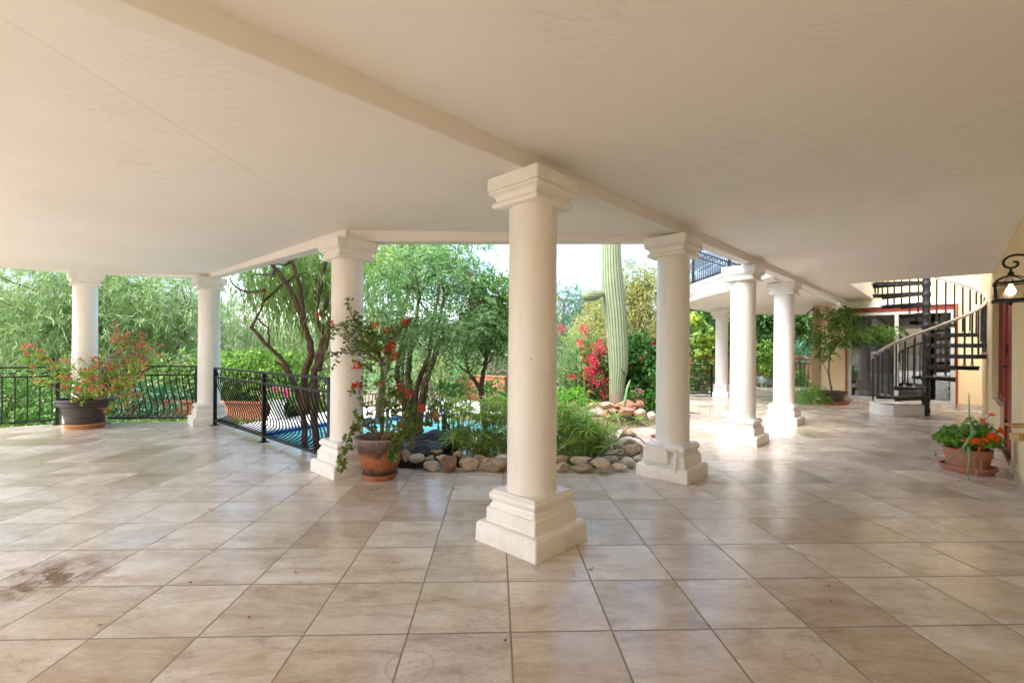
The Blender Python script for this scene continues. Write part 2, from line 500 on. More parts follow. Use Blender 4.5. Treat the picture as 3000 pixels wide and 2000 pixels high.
def spray(C, D, n, Lt, droop, ll, lw, spread=0.5, mode='spiral', down=0.3):
    """leaves set along drooping twigs; returns leaf geometry"""
    m = len(C)
    D = unit(D)
    t = (np.arange(n) + 0.5) / n
    Lt = np.broadcast_to(Lt, (m,)) * rng.uniform(0.7, 1.3, m)
    P = C[:, None, :] + D[:, None, :] * (Lt[:, None] * t[None])[:, :, None]
    P[:, :, 2] -= droop * Lt[:, None] * (t[None] ** 2)
    T = np.repeat(D[:, None, :], n, 1)
    T[:, :, 2] -= 2 * droop * t[None]
    T = unit(T)
    if mode == 'pinnate':
        nr = unit(rng.normal(size=(m, 3)) * 0.5 + np.array([0, 0, 1.0]))
        S = unit(np.cross(T, np.repeat(nr[:, None, :], n, 1)))
        sg = np.where(np.arange(n) % 2 == 0, 1.0, -1.0)[None, :, None]
        LD = T * 0.55 + S * sg + rng.normal(size=P.shape) * 0.12
        LD[:, :, 2] -= down
        sz = (1 - 0.55 * t[None, :]) * np.ones((m, 1))
        return leaf_geo(P.reshape(-1, 3), LD.reshape(-1, 3), (ll * sz).ravel(), lw, 0.5)
    LD = T + rng.normal(size=P.shape) * spread
    LD[:, :, 2] -= down
    return leaf_geo(P.reshape(-1, 3), LD.reshape(-1, 3), ll, lw)

def blob(c, r, n, gap=0.35, freq=3.0, hollow=2.2):
    """points and outward directions in an ellipsoid, with gaps"""
    c, r = np.array(c, float), np.array(r, float)
    out = []
    ph = rng.uniform(0, 6.28, 9)
    fr = freq / np.mean(r)
    got = 0
    while got < n:
        d = unit(rng.normal(size=(n * 2, 3)))
        q = d * (rng.uniform(0, 1, (n * 2, 1)) ** (1 / hollow))
        x = q * r * fr
        f = np.sin(x[:, 0] + ph[0] + 1.7 * np.sin(x[:, 1] + ph[1])) + np.sin(x[:, 1] * 1.3 + ph[2] + 1.5 * np.sin(x[:, 2] + ph[3])) + np.sin(x[:, 2] * 1.2 + ph[4] + 1.6 * np.sin(x[:, 0] * .9 + ph[5]))
        edge = 1 + 0.10 * np.sin(d[:, 0] * 5 + ph[6]) + 0.10 * np.sin(d[:, 2] * 6 + ph[7])
        q = q * edge[:, None]
        k = f > (-3 + 6 * gap * 0.62)
        out.append(np.concatenate([c + q[k] * r, d[k]], 1))
        got += k.sum()
    o = np.concatenate(out)[:n]
    return o[:, :3], o[:, 3:]

def cat(*geo):
    Vs, Fs, o = [], [], 0
    for V, F in geo:
        Vs.append(V)
        Fs.append(F + o)
        o += len(V)
    return np.concatenate(Vs), np.concatenate(Fs)

def curve(a, b, bend=0.15, n=6, seed=None):
    """a slightly crooked line of points from a to b"""
    a, b = Vector(a), Vector(b)
    ln = (b - a).length
    k = Vector(rng.normal(size=3)) * bend * ln
    k2 = Vector(rng.normal(size=3)) * bend * 0.4 * ln
    return [a.lerp(b, t) + k * (t * (1 - t)) * 2 + k2 * math.sin(t * PI * 2) * 0.5 for t in [i / (n - 1) for i in range(n)]]

def smooth_line(pts, sub=3):
    pts = [Vector(p) for p in pts]
    out = []
    for i in range(len(pts) - 1):
        p0, p1, p2, p3 = pts[max(i - 1, 0)], pts[i], pts[i + 1], pts[min(i + 2, len(pts) - 1)]
        for k in range(sub):
            t = k / sub
            out.append(0.5 * ((2 * p1) + (p2 - p0) * t + (2 * p0 - 5 * p1 + 4 * p2 - p3) * t * t + (3 * p1 - p0 - 3 * p2 + p3) * t ** 3))
    out.append(pts[-1])
    return out

def taper(n, a, b):
    return [a + (b - a) * i / (n - 1) for i in range(n)]
# ================================================================ floor
def floor_mat():
    m, nt, b = new_mat('travertine_tiles')
    s, yaw, ox, oy = 0.3621 * EYE, 0.0351, -0.303 * EYE, 1.650 * EYE
    v = tc(nt)
    mp = nt.nodes.new('ShaderNodeMapping')
    mp.vector_type = 'TEXTURE'
    c, si = math.cos(yaw), math.sin(yaw)
    mp.inputs['Location'].default_value = (c * ox - si * oy, si * ox + c * oy, 0)
    mp.inputs['Rotation'].default_value = (0, 0, yaw)
    mp.inputs['Scale'].default_value = (s, s, s)
    nt.links.new(v, mp.inputs['Vector'])
    g = mp.outputs[0]
    sp = nt.nodes.new('ShaderNodeSeparateXYZ')
    nt.links.new(g, sp.inputs[0])
    def edge(o):
        f = mathn(nt, 'FRACT', o)
        return mathn(nt, 'MINIMUM', f, mathn(nt, 'SUBTRACT', 1.0, f))
    e = mathn(nt, 'MINIMUM', edge(sp.outputs[0]), edge(sp.outputs[1]))
    gr = ramp(nt, [(0.0068, (1, 1, 1)), (0.0118, (0, 0, 0))])
    gn = nz(nt, v, 14, 4, 0.7)
    nt.links.new(mathn(nt, 'ADD', e, mathn(nt, 'MULTIPLY', mathn(nt, 'SUBTRACT', gn.outputs['Fac'], 0.5), 0.006)), gr.inputs['Fac'])
    fv = nt.nodes.new('ShaderNodeVectorMath')
    fv.operation = 'FLOOR'
    nt.links.new(g, fv.inputs[0])
    wn = nt.nodes.new('ShaderNodeTexWhiteNoise')
    nt.links.new(fv.outputs[0], wn.inputs['Vector'])
    # each tile is cut from another piece of stone: shift the veins per tile
    sh = nt.nodes.new('ShaderNodeVectorMath')
    sh.operation = 'MULTIPLY_ADD'
    nt.links.new(wn.outputs['Color'], sh.inputs[0])
    sh.inputs[1].default_value = (37, 41, 29)
    nt.links.new(v, sh.inputs[2])
    vein = nt.nodes.new('ShaderNodeMapping')
    vein.inputs['Rotation'].default_value = (0, 0, 0.5)
    vein.inputs['Scale'].default_value = (1.6, 5.0, 1)
    nt.links.new(sh.outputs[0], vein.inputs['Vector'])
    n1 = nz(nt, vein.outputs[0], 1.6, 7, 0.68, 0.8)
    n2 = nz(nt, sh.outputs[0], 2.2, 5, 0.6, 0.4)
    r1 = ramp(nt, [(0.28, (0.42, 0.35, 0.285)), (0.45, (0.61, 0.555, 0.495)), (0.62, (0.71, 0.68, 0.635))])
    nt.links.new(n1.outputs['Fac'], r1.inputs['Fac'])
    r2 = ramp(nt, [(0.38, (0.82, 0.77, 0.70)), (0.6, (1, 1, 1))])
    nt.links.new(n2.outputs['Fac'], r2.inputs['Fac'])
    col = mixc(nt, 1.0, r1.outputs['Color'], r2.outputs['Color'], 'MULTIPLY')
    rt = ramp(nt, [(0.0, (0.78, 0.70, 0.61)), (0.22, (0.89, 0.855, 0.81)), (0.5, (0.97, 0.96, 0.945)), (0.8, (1.02, 1.01, 0.99)), (1.0, (1.12, 1.115, 1.10))])
    nt.links.new(wn.outputs['Value'], rt.inputs['Fac'])
    col = mixc(nt, 1.0, col, rt.outputs['Color'], 'MULTIPLY')
    fs_ = nz(nt, vein.outputs[0], 11, 10, 0.8)
    rfs = ramp(nt, [(0.30, (0.70, 0.64, 0.57)), (0.46, (0.97, 0.96, 0.95)), (0.55, (1, 1, 1)), (0.72, (1.10, 1.09, 1.08))])
    nt.links.new(fs_.outputs['Fac'], rfs.inputs['Fac'])
    col = mixc(nt, 1.0, col, rfs.outputs['Color'], 'MULTIPLY')
    # small pits and fills
    pit = nz(nt, vein.outputs[0], 26, 3, 0.6)
    rp = ramp(nt, [(0.60, (0, 0, 0)), (0.66, (1, 1, 1))])
    nt.links.new(pit.outputs['Fac'], rp.inputs['Fac'])
    msk = nz(nt, sh.outputs[0], 1.3, 2)
    rm = ramp(nt, [(0.5, (0, 0, 0)), (0.65, (0.8, 0.8, 0.8))])
    nt.links.new(msk.outputs['Fac'], rm.inputs['Fac'])
    pf = mathn(nt, 'MULTIPLY', rp.outputs['Color'], rm.outputs['Color'])
    col = mixc(nt, pf, col, (0.24, 0.17, 0.10))
    fil = nz(nt, vein.outputs[0], 24, 3, 0.6)
    rf = ramp(nt, [(0.63, (0, 0, 0)), (0.68, (0.5, 0.5, 0.5))])
    nt.links.new(fil.outputs['Fac'], rf.inputs['Fac'])
    col = mixc(nt, rf.outputs['Color'], col, (0.62, 0.55, 0.46))
    # stains that stay: a rusty smear, faint pot rings
    def dist_to(p):
        d = nt.nodes.new('ShaderNodeVectorMath')
        d.operation = 'DISTANCE'
        nt.links.new(v, d.inputs[0])
        d.inputs[1].default_value = (p.x * EYE, p.y * EYE, 0)
        return d.outputs['Value']
    wob = nz(nt, v, 9, 4)
    def band(d, r, w, k):
        x = mathn(nt, 'ABSOLUTE', mathn(nt, 'SUBTRACT', mathn(nt, 'ADD', d, mathn(nt, 'MULTIPLY', mathn(nt, 'SUBTRACT', wob.outputs['Fac'], 0.5), w * 1.5)), r))
        q = mathn(nt, 'SUBTRACT', 1.0, mathn(nt, 'DIVIDE', x, w), True)
        return mathn(nt, 'MULTIPLY', q, k)
    sm = band(dist_to(fl(150, 1690)), 0.0, 0.38, 2.2)
    brk = nz(nt, v, 7, 7, 0.75, 0.8)
    rb = ramp(nt, [(0.42, (0, 0, 0)), (0.56, (1, 1, 1))])
    nt.links.new(brk.outputs['Fac'], rb.inputs['Fac'])
    sm = mathn(nt, 'MULTIPLY', sm, mathn(nt, 'MULTIPLY', rb.outputs['Color'], 0.62), True)
    col = mixc(nt, sm, col, (0.15, 0.075, 0.035))
    for q, r, w, k in ((fl(1232, 1402), 0.135, 0.018, 0.5), (fl(1200, 1950), 0.10, 0.012, 0.3), (fl(1690, 1790), 0.085, 0.01, 0.22), (fl(2350, 1930), 0.07, 0.012, 0.3)):
        col = mixc(nt, band(dist_to(q), r, w, k), col, (0.26, 0.16, 0.09))
    col = mixc(nt, gr.outputs['Color'], col, (0.22, 0.175, 0.13))
    nt.links.new(col, b.inputs['Base Color'])
    rr = ramp(nt, [(0.3, (0.25, 0.25, 0.25)), (0.7, (0.15, 0.15, 0.15))])
    rn = nz(nt, v, 2.0, 2, 0.5)
    nt.links.new(rn.outputs['Fac'], rr.inputs['Fac'])
    ro = mathn(nt, 'ADD', mathn(nt, 'ADD', rr.outputs['Color'], mathn(nt, 'MULTIPLY', wn.outputs['Value'], 0.10)), mathn(nt, 'ADD', mathn(nt, 'MULTIPLY', gr.outputs['Color'], 0.5), mathn(nt, 'MULTIPLY', sm, 0.3)), True)
    nt.links.new(ro, b.inputs['Roughness'])
    b.inputs['Specular IOR Level'].default_value = 0.62
    h = mathn(nt, 'SUBTRACT', mathn(nt, 'ADD', mathn(nt, 'MULTIPLY', n1.outputs['Fac'], 0.22), mathn(nt, 'MULTIPLY', rn.outputs['Fac'], 0.10)), mathn(nt, 'ADD', mathn(nt, 'MULTIPLY', gr.outputs['Color'], 0.8), mathn(nt, 'MULTIPLY', pf, 0.3)))
    tl = mathn(nt, 'MULTIPLY', wn.outputs['Value'], 0.15)
    bump(nt, b, mathn(nt, 'ADD', h, tl), 0.30, 0.006)
    return m

C0 = Vector((0.108, 2.467, 0)); R1 = Vector((1.301, 3.766, 0)); R2 = Vector((2.543, 5.126, 0)); R3 = Vector((3.80, 6.504, 0))
L1 = Vector((-1.36, 3.842, 0)); L2 = Vector((-4.054, 6.232, 0)); L3 = Vector((-5.63, 6.14, 0)); L4 = L3 + Vector((-.79, -.61, 0)) * 3.4
F1 = Vector((4.66, 10.35, 0))
WALL_S0, WALL_S1 = -9.5, 11.38
CRN = W(WALL_S1)                                        # where the two yellow walls meet
FARL = CRN - N * 2.50                                   # free end of the far yellow wall
M['floor'] = floor_mat()
fp = [W(WALL_S0), CRN, FARL, FARL + U * 5.2, (7.2, 14.0), (3.9, 12.6), (2.85, 10.4), (3.26, 8.49), (3.62, 7.18), (2.17, 5.66), (1.55, 5.0), (1.35, 4.6), (1.08, 4.10), (0.84, 3.96), (-1.0, 3.94),
      (-1.25, 4.0), (-3.97, 6.36), (-5.66, 6.27), L4 + Vector((-.1, .12, 0)), (-9.6, 0.5), (-9.6, -4.5)]
fb = MB().prism([(p[0], p[1]) for p in fp], -0.30, 0.0)
o = fb.put('floor', M['floor'], smooth=0)
tag(o, 'polished travertine tile floor of the covered patio', 'floor', kind='structure')

# ================================================================ ground
def gh(x, y):
    h = -0.17
    d = (0 - x) * 0.6 + (y - 5) * 0.05
    h -= 0.16 / (1 + math.exp(-(d - 1.6) * 2.2))
    far = max(0.0, math.hypot(x - 1, y - 4) - 12)
    h -= 0.035 * min(far, 14)
    h += 0.40 * math.exp(-(((x - 1.62) / 0.72) ** 2 + ((y - 7.62) / 0.75) ** 2) ** 1.5)
    pq = ((x + 1.6) / 1.75) ** 2 + ((y - 6.9) / 1.45) ** 2
    h -= 0.9 * max(0.0, 1 - pq ** 2)
    h += 0.03 * math.sin(x * 2.1 + 1) * math.sin(y * 1.7) 
    return h

xs = sorted(set([round(-11 + 0.16 * i, 3) for i in range(150)] + [-300, -150, -80, -50, -35, -25, -18, -14, 14, 17, 22, 30, 45, 80, 150, 300]))
ys = sorted(set([round(2 + 0.16 * i, 3) for i in range(80)] + [-300, -120, -50, -25, -12, -6, -2, 0, 15.5, 17, 19, 22, 26, 32, 42, 60, 90, 150, 300]))
gb = MB()
gb.v = [(x, y, gh(x, y)) for y in ys for x in xs]
nx = len(xs)
gb.f = [(j * nx + i, j * nx + i + 1, (j + 1) * nx + i + 1, (j + 1) * nx + i) for j in range(len(ys) - 1) for i in range(nx - 1)]
def ground_mat():
    m, nt, b = new_mat('garden_soil')
    v = tc(nt)
    n = nz(nt, v, 2.5, 6, 0.7)
    r = ramp(nt, [(0.3, (0.13, 0.095, 0.06)), (0.5, (0.21, 0.165, 0.11)), (0.62, (0.14, 0.17, 0.06)), (0.8, (0.10, 0.16, 0.045))])
    nt.links.new(n.outputs['Fac'], r.inputs['Fac'])
    nt.links.new(r.outputs['Color'], b.inputs['Base Color'])
    b.inputs['Roughness'].default_value = 0.95
    n2 = nz(nt, v, 30, 5)
    bump(nt, b, n2.outputs['Fac'], 0.8, 0.03)
    return m
M['ground'] = ground_mat()
o = gb.put('ground', M['ground'], smooth=180)
tag(o, 'sandy garden soil with patches of green growth', 'ground', kind='structure')

# flagstones between the pond and the terrace step
def flag_mat():
    m, nt, b = new_mat('flagstones')
    v = tc(nt)
    mp = nt.nodes.new('ShaderNodeMapping')
    mp.inputs['Rotation'].default_value = (0, 0, 0.7)
    mp.inputs['Scale'].default_value = (1.0, 1.9, 1)
    nt.links.new(v, mp.inputs['Vector'])
    wv = nz(nt, mp.outputs[0], 2.5, 3)
    vm = mixc(nt, 0.12, mp.outputs[0], wv.outputs['Color'])
    vo = nt.nodes.new('ShaderNodeTexVoronoi')
    vo.inputs['Scale'].default_value = 2.1
    nt.links.new(vm, vo.inputs['Vector'])
    ve = nt.nodes.new('ShaderNodeTexVoronoi')
    ve.feature = 'DISTANCE_TO_EDGE'
    ve.inputs['Scale'].default_value = 2.1
    nt.links.new(vm, ve.inputs['Vector'])
    sp = nt.nodes.new('ShaderNodeSeparateColor')
    nt.links.new(vo.outputs['Color'], sp.inputs[0])
    r = ramp(nt, [(0.0, (0.36, 0.27, 0.21)), (0.35, (0.50, 0.42, 0.35)), (0.6, (0.44, 0.42, 0.40)), (0.85, (0.52, 0.36, 0.28)), (1, (0.58, 0.52, 0.45))])
    nt.links.new(sp.outputs[0], r.inputs['Fac'])
    n = nz(nt, v, 7, 6, 0.7)
    r2 = ramp(nt, [(0.3, (0.72, 0.68, 0.64)), (0.7, (1.05, 1.05, 1.05))])
    nt.links.new(n.outputs['Fac'], r2.inputs['Fac'])
    c = mixc(nt, 1.0, r.outputs['Color'], r2.outputs['Color'], 'MULTIPLY')
    re = ramp(nt, [(0.012, (1, 1, 1)), (0.05, (0, 0, 0))])
    nt.links.new(ve.outputs['Distance'], re.inputs['Fac'])
    c = mixc(nt, re.outputs['Color'], c, (0.22, 0.19, 0.155))
    nt.links.new(c, b.inputs['Base Color'])
    b.inputs['Roughness'].default_value = 0.85
    h = mathn(nt, 'SUBTRACT', mathn(nt, 'MULTIPLY', n.outputs['Fac'], 0.5), mathn(nt, 'MULTIPLY', re.outputs['Color'], 0.7))
    bump(nt, b, h, 0.8, 0.03)
    return m
M['flag'] = flag_mat()
def fz(x, y):
    nn = x * N.x + y * N.y
    return -0.012 - 0.093 * (-2.3 - nn)
pp = [(2.168, 5.664), (3.618, 7.184), (3.258, 8.488), (2.9, 8.9), (2.3, 8.3), (1.7, 6.95), (1.25, 6.0), (1.2, 5.3), (1.38, 4.83), (1.56, 5.02)]
o = MB().prism(pp, lambda x, y: fz(x, y) - 0.2, fz).put('path', M['flag'], smooth=0)
tag(o, 'crazy paving of pale flagstones between pond and terrace step', 'path', kind='structure')

# ================================================================ house
house = thing('yellow_house', 'yellow stucco house wall with oxblood door, window and sliding glass door', 'house', (8, 8, 0))
TW = 0.16
def wallseg(s0, s1, z0, z1, mat='yellow', name='wall', c=WC, w=TW):
    return MB().hexa(W(s0, c), W(s1, c), z0, z1, N * w).put(name, M[mat], house, smooth=0)
ZT = 2.75
S_A, S_B, S_C = 5.88, 7.22, 8.62
wallseg(WALL_S0, S_A, -0.2, ZT)
wallseg(S_C, WALL_S1 + TW, -0.2, ZT)
wallseg(S_B, S_C, -0.2, 0.42, name='window_wall')
wallseg(S_A, S_C, 1.73, ZT, name='lintel_wall')
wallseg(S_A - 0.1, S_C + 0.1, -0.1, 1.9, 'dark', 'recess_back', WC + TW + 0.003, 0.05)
# baseboard in pale stone
for a, b_ in ((WALL_S0, S_A - 0.01), (S_B + 0.01, WALL_S1)):
    MB().hexa(W(a, WC - 0.012), W(b_, WC - 0.012), 0.002, 0.085, N * 0.014).put('baseboard', M['floor'], house, smooth=0)
# the oxblood door, then the window beyond it
door = MB().hexa(W(S_A + 0.02, WC + 0.045), W(S_B - 0.11, WC + 0.045), 0.004, 1.70, N * 0.05).put('door', M['red'], house, smooth=0)
tag(door, 'oxblood red house door')
MB().hexa(W(S_B - 0.10, WC + 0.028), W(S_B - 0.005, WC + 0.028), 0.004, 1.728, N * 0.10).put('door_frame', M['red'], house, smooth=0)
for zz, hh in ((0.22, 0.09), (0.99, 0.09), (1.5, 0.09)):
    MB().hexa(W(S_B - 0.17, WC + 0.030), W(S_B - 0.135, WC + 0.030), zz, zz + hh, N * 0.014).put('hinge', M['iron'], door, smooth=0)
kb = MB()
kb.tube([W(S_B - 0.24, WC + 0.044, 0.86), W(S_B - 0.24, WC + 0.005, 0.86), W(S_B - 0.33, WC + 0.002, 0.855)], 0.010, 8)
kb.put('handle', M['iron'], door)
win = MB()
for s in (S_B + 0.06, 7.75, 8.4):
    win.hexa(W(s - 0.035, WC + 0.048), W(s + 0.035, WC + 0.048), 0.425, 1.725, N * 0.07)
win.hexa(W(S_B + 0.1, WC + 0.052), W(S_C - 0.02, WC + 0.052), 1.64, 1.72, N * 0.06)
win.hexa(W(S_B + 0.1, WC + 0.052), W(S_C - 0.02, WC + 0.052), 0.43, 0.50, N * 0.06)
wf = win.put('window', M['red'], house, smooth=0)
MB().hexa(W(S_B + 0.1, WC + 0.08), W(S_C - 0.02, WC + 0.08), 0.5, 1.64, N * 0.006).put('pane', M['glass'], wf, smooth=0)
MB().hexa(W(S_B, WC - 0.004), W(S_C, WC - 0.004), 0.42, 0.428, N * 0.12).put('window_sill', M['floor'], house, smooth=0)

# far yellow wall with the sliding door
def V_(t, back=0.0):
    return CRN - N * t + U * back
def farseg(t0, t1, z0, z1, mat='yellow', name='wall', back=0.0, w=TW, parent=None):
    return MB().hexa(V_(t0, back), V_(t1, back), z0, z1, U * w).put(name, M[mat], parent or house, smooth=0)
D0, D1 = 0.33, 1.90
ZTF = 4.6
farseg(-TW * 0.99, D0, -0.2, ZTF)
farseg(D1, 2.50, -0.2, ZTF)
farseg(D0, D1, 1.985, ZTF, name='lintel_wall')
MB().hexa(FARL, FARL + U * 3.0, -0.2, 2.75, N * TW).put('wall', M['yellow'], house, smooth=0)
farseg(-0.01, D0 - 0.012, 0.002, 0.10, 'floor', 'baseboard', -0.012, 0.011)
farseg(D1 + 0.012, 2.5, 0.002, 0.10, 'floor', 'baseboard', -0.012, 0.011)
farseg(D0 - 0.06, 2.16, 1.86, 2.0, 'white', 'white_lintel', -0.014, 0.013)
farseg(D0, D1, 1.775, 1.858, 'red', 'red_lintel', 0.02, 0.1)
fr = MB()
for t in (D0 + 0.035, D1 - 0.035):
    fr.hexa(V_(t - 0.03, 0.03), V_(t + 0.03, 0.03), 0.07, 1.77, U * 0.07)
fr.hexa(V_(D0 + 0.066, 0.03), V_(D1 - 0.066, 0.03), 0.07, 0.13, U * 0.07)
fr.hexa(V_(D0 + 0.066, 0.03), V_(D1 - 0.066, 0.03), 1.71, 1.77, U * 0.07)
for t, bk in ((1.143, 0.034), (0.80, 0.072)):
    fr.hexa(V_(t - 0.03, bk), V_(t + 0.03, bk), 0.131, 1.709, U * 0.035)
slide = fr.put('sliding_door', M['alu'], house, smooth=0)
MB().hexa(V_(D0 + 0.067, 0.062), V_(1.112, 0.062), 0.131, 1.709, U * 0.005).put('pane', M['glass'], slide, smooth=0)
MB().hexa(V_(1.175, 0.058), V_(D1 - 0.067, 0.058), 0.131, 1.709, U * 0.005).put('pane', M['glass'], slide, smooth=0)
MB().box(V_(1.10, 0.025) + Vector((0, 0, 0.9)), (0.03, 0.02, 0.16), UA + PI / 2).put('handle', M['iron'], slide)
farseg(D0, D1, 0.002, 0.068, 'floor', 'door_sill', -0.02, 0.16)
rd = MB()
rd2 = MB()
rd.hexa(V_(D0 - 0.005, -0.012), V_(D0 - 0.03, -0.012), 0.002, 1.86, U * 0.012)
rd2.hexa(V_(D1 + 0.005, -0.012), V_(D1 + 0.03, -0.012), 0.002, 1.86, U * 0.012)
rd.put('red_frame', M['red'], house, smooth=0)
rd2.put('red_frame', M['red'], house, smooth=0)
# the room behind the glass
rm = MB()
rm.hexa(V_(-0.6, 1.9), V_(2.6, 1.9), -0.05, 2.2, U * 0.05)
rm.hexa(V_(-0.6, TW + 0.01), V_(-0.6, 1.9), -0.05, 2.2, N * 0.05)
rm.hexa(V_(2.48, TW + 0.01), V_(2.48, 1.9), -0.05, 2.2, N * 0.05)
rm.prism([(p.x, p.y) for p in (V_(-0.6, TW + .01), V_(-0.6, 1.9), V_(2.48, 1.9), V_(2.48, TW + .01))], 2.2, 2.25)
rm.put('room', M['room'], house, smooth=0)
MB().prism([(p.x, p.y) for p in (V_(-0.6, TW + .01), V_(-0.6, 1.9), V_(2.48, 1.9), V_(2.48, TW + .01))], -0.05, 0.06).put('room_floor', M['floor'], house, smooth=0)
def curtain(t0, t1, back):
    vs, fs, k = [], [], 60
    for i in range(k + 1):
        t = t0 + (t1 - t0) * i / k
        p = V_(t, back + 0.018 * math.sin(i * 1.05) + 0.008 * math.sin(i * 2.3))
        vs += [(p.x, p.y, 0.09), (p.x, p.y, 1.75)]
    fs = [(2 * i, 2 * i + 2, 2 * i + 3, 2 * i + 1) for i in range(k)]
    MB().add(vs, fs).put('curtain', M['curtain'], house, smooth=180)
curtain(0.42, 0.62, 0.2)
curtain(1.60, 1.86, 0.2)
MB().box(V_(1.5, 1.2) + Vector((0, 0, 0.30)), (0.5, 0.5, 0.48), UA).put('armchair', M['curtain'], house, bevel=0.05)
MB().box(V_(0.95, 1.88) + Vector((0, 0, 1.12)), (0.10, 0.5, 0.10), UA).put('room_shelf', M['dark'], house, smooth=0)

MB().hexa(CRN + N * 1.0 + U * 0.3 + N * 0, CRN - N * 2.6 + U * 0.3, 4.3, 4.45, -U * 1.5).put('added_shade_slab', M['white'], house, smooth=0)  # unseen slab added to shade the far wall above the stair well
# ================================================================ roof
roof = thing('patio_roof', 'cream stucco patio ceiling with flat beams running over the white columns', 'patio roof', (0, 3, 2))
def zr(x, y):
    return 1.967 + 0.007 * y
def zl(x, y):
    return 1.945 + 0.004 * max(y, 0)
OPN = [CRN - N * 1.5 - U * 2.87, CRN - U * 2.87]       # near edge of the stair well
RT = 0.32
BL = lambda s, c=-1.593: N * c + U * s                # points along the beam over the column row
s_c = C0.dot(U)
s_far = FARL.dot(U)
# ceiling between beam and house wall, with the stair well left open
MB().prism([(p.x, p.y) for p in [BL(-2.6, -1.56), BL(s_far + 0.0, -1.56), CRN - N * 1.5 - U * 0.003, OPN[0], OPN[1] - N * 0.003, W(-2.6, WC - 0.003)]], zr, lambda x, y: 2.34).put('ceiling', M['ceil'], roof, smooth=0)
MB().prism([(p.x, p.y) for p in [BL(s_far, -1.568), FARL - U * 0.003 - N * 0.0, CRN - N * 1.93 - U * 0.003]], lambda x, y: zr(x, y) + 0.004, lambda x, y: 2.30).put('ceiling_edge', M['ceil'], roof, smooth=0)
LC = L3 + Vector((-.79, -.61, 0)) * 2.4  # bay roof ends here, shortened to let daylight in from behind
# ceilings of the eight-sided bay
cA = [(-1.541, 0.727), BL(R1.dot(U), -1.62), (R1.x - 0.05, R1.y + 0.02), (L1.x, L1.y)]
MB().prism([(p[0], p[1]) for p in cA], lambda x, y: 1.962 + 0.004 * y - 0.018 * (x - (L1.x - 0.2 * (L1.y - y) / 3.442)), 2.335).put('ceiling', M['ceil'], roof, smooth=0)
cB = [(L1.x, L1.y), (L2.x, L2.y), (L3.x, L3.y), (LC.x, LC.y), BL(s_c - 4.8, -1.62), (-1.541, 0.727)]
def zB(x, y):
    # hinge line from L1 to (-1.56, .4); rises away from it
    dx = -(x - (L1.x + (-0.2) * (L1.y - y) / 3.442))
    return 1.962 + 0.004 * y - 0.004 * dx
MB().prism(cB, zB, 2.335).put('ceiling', M['ceil'], roof, smooth=0)
MB().tube([Vector((L1.x - .01, L1.y - .03, 1.9822)), Vector((-1.541, 0.727, 1.9697))], 0.006, 8).put('added_crease_line', M['ceil'], roof)  # thin raised strip added to imitate the tone change at the ceiling crease
def zbm(x, y):
    return 1.864 + 0.0135 * y
def beam(a, b_, w0, w1, zb=zbm, zt=2.0, name='beam'):
    a, b_ = Vector(a), Vector(b_)
    t = (b_ - a).normalized()
    n = Vector((t.y, -t.x, 0))
    q = [a + n * w0, b_ + n * w0, b_ + n * w1, a + n * w1]
    return MB().prism([(p.x, p.y) for p in q], zb, zt).put(name, M['beam'], roof, smooth=0, bevel=0.006)
beam(BL(s_c - 4.8), BL(s_far + 0.05), -0.06, 0.055, zt=2.06)
beam((R1.x + 0.02, R1.y - 0.0, 0), (L1.x - 0.02, L1.y, 0), -0.02, 0.10, lambda x, y: 1.882, 2.3)
beam((L1.x + 0.02, L1.y - 0.03, 0), (L2.x - 0.01, L2.y, 0), -0.03, 0.10, lambda x, y: 1.888 + 0.0185 * (y - 3.842), 2.3)
beam((L2.x + .01, L2.y, 0), (L3.x, L3.y, 0), -0.03, 0.10, lambda x, y: 1.933 - 0.026 * (x + 4.05), 2.3)
beam((L3.x + .02, L3.y + .01, 0), (LC.x, LC.y, 0), -0.03, 0.10, lambda x, y: 1.974, 2.3)
# roof deck with its outer edge, cut short behind the viewer to admit daylight
deck = [BL(s_far + .05, -1.70), BL(R1.dot(U) + .1, -1.70), (R1.x - .05, R1.y + .11), (L1.x - 0.03, L1.y + .115), (L2.x - .05, L2.y + .125), (L3.x - .05, L3.y + .125), LC + Vector((-.07, .11, 0)), BL(s_c - 4.9)]
MB().prism([(p[0], p[1]) for p in [W(-2.6, WC + 1.5), OPN[1] + N * 1.5, OPN[0], CRN - N * 1.5] + deck], 2.342, 2.52).put('roof_deck', M['white'], roof, smooth=0)
# house block behind the wall keeps daylight out of the patio from that side
MB().prism([(p.x, p.y) for p in [W(WALL_S0, 0.7), W(WALL_S1 + .2, 0.7), W(WALL_S1 + .2, 3.5), W(WALL_S0, 3.5)]], -0.3, 4.6).put('house_block', M['yellow'], house, smooth=0)

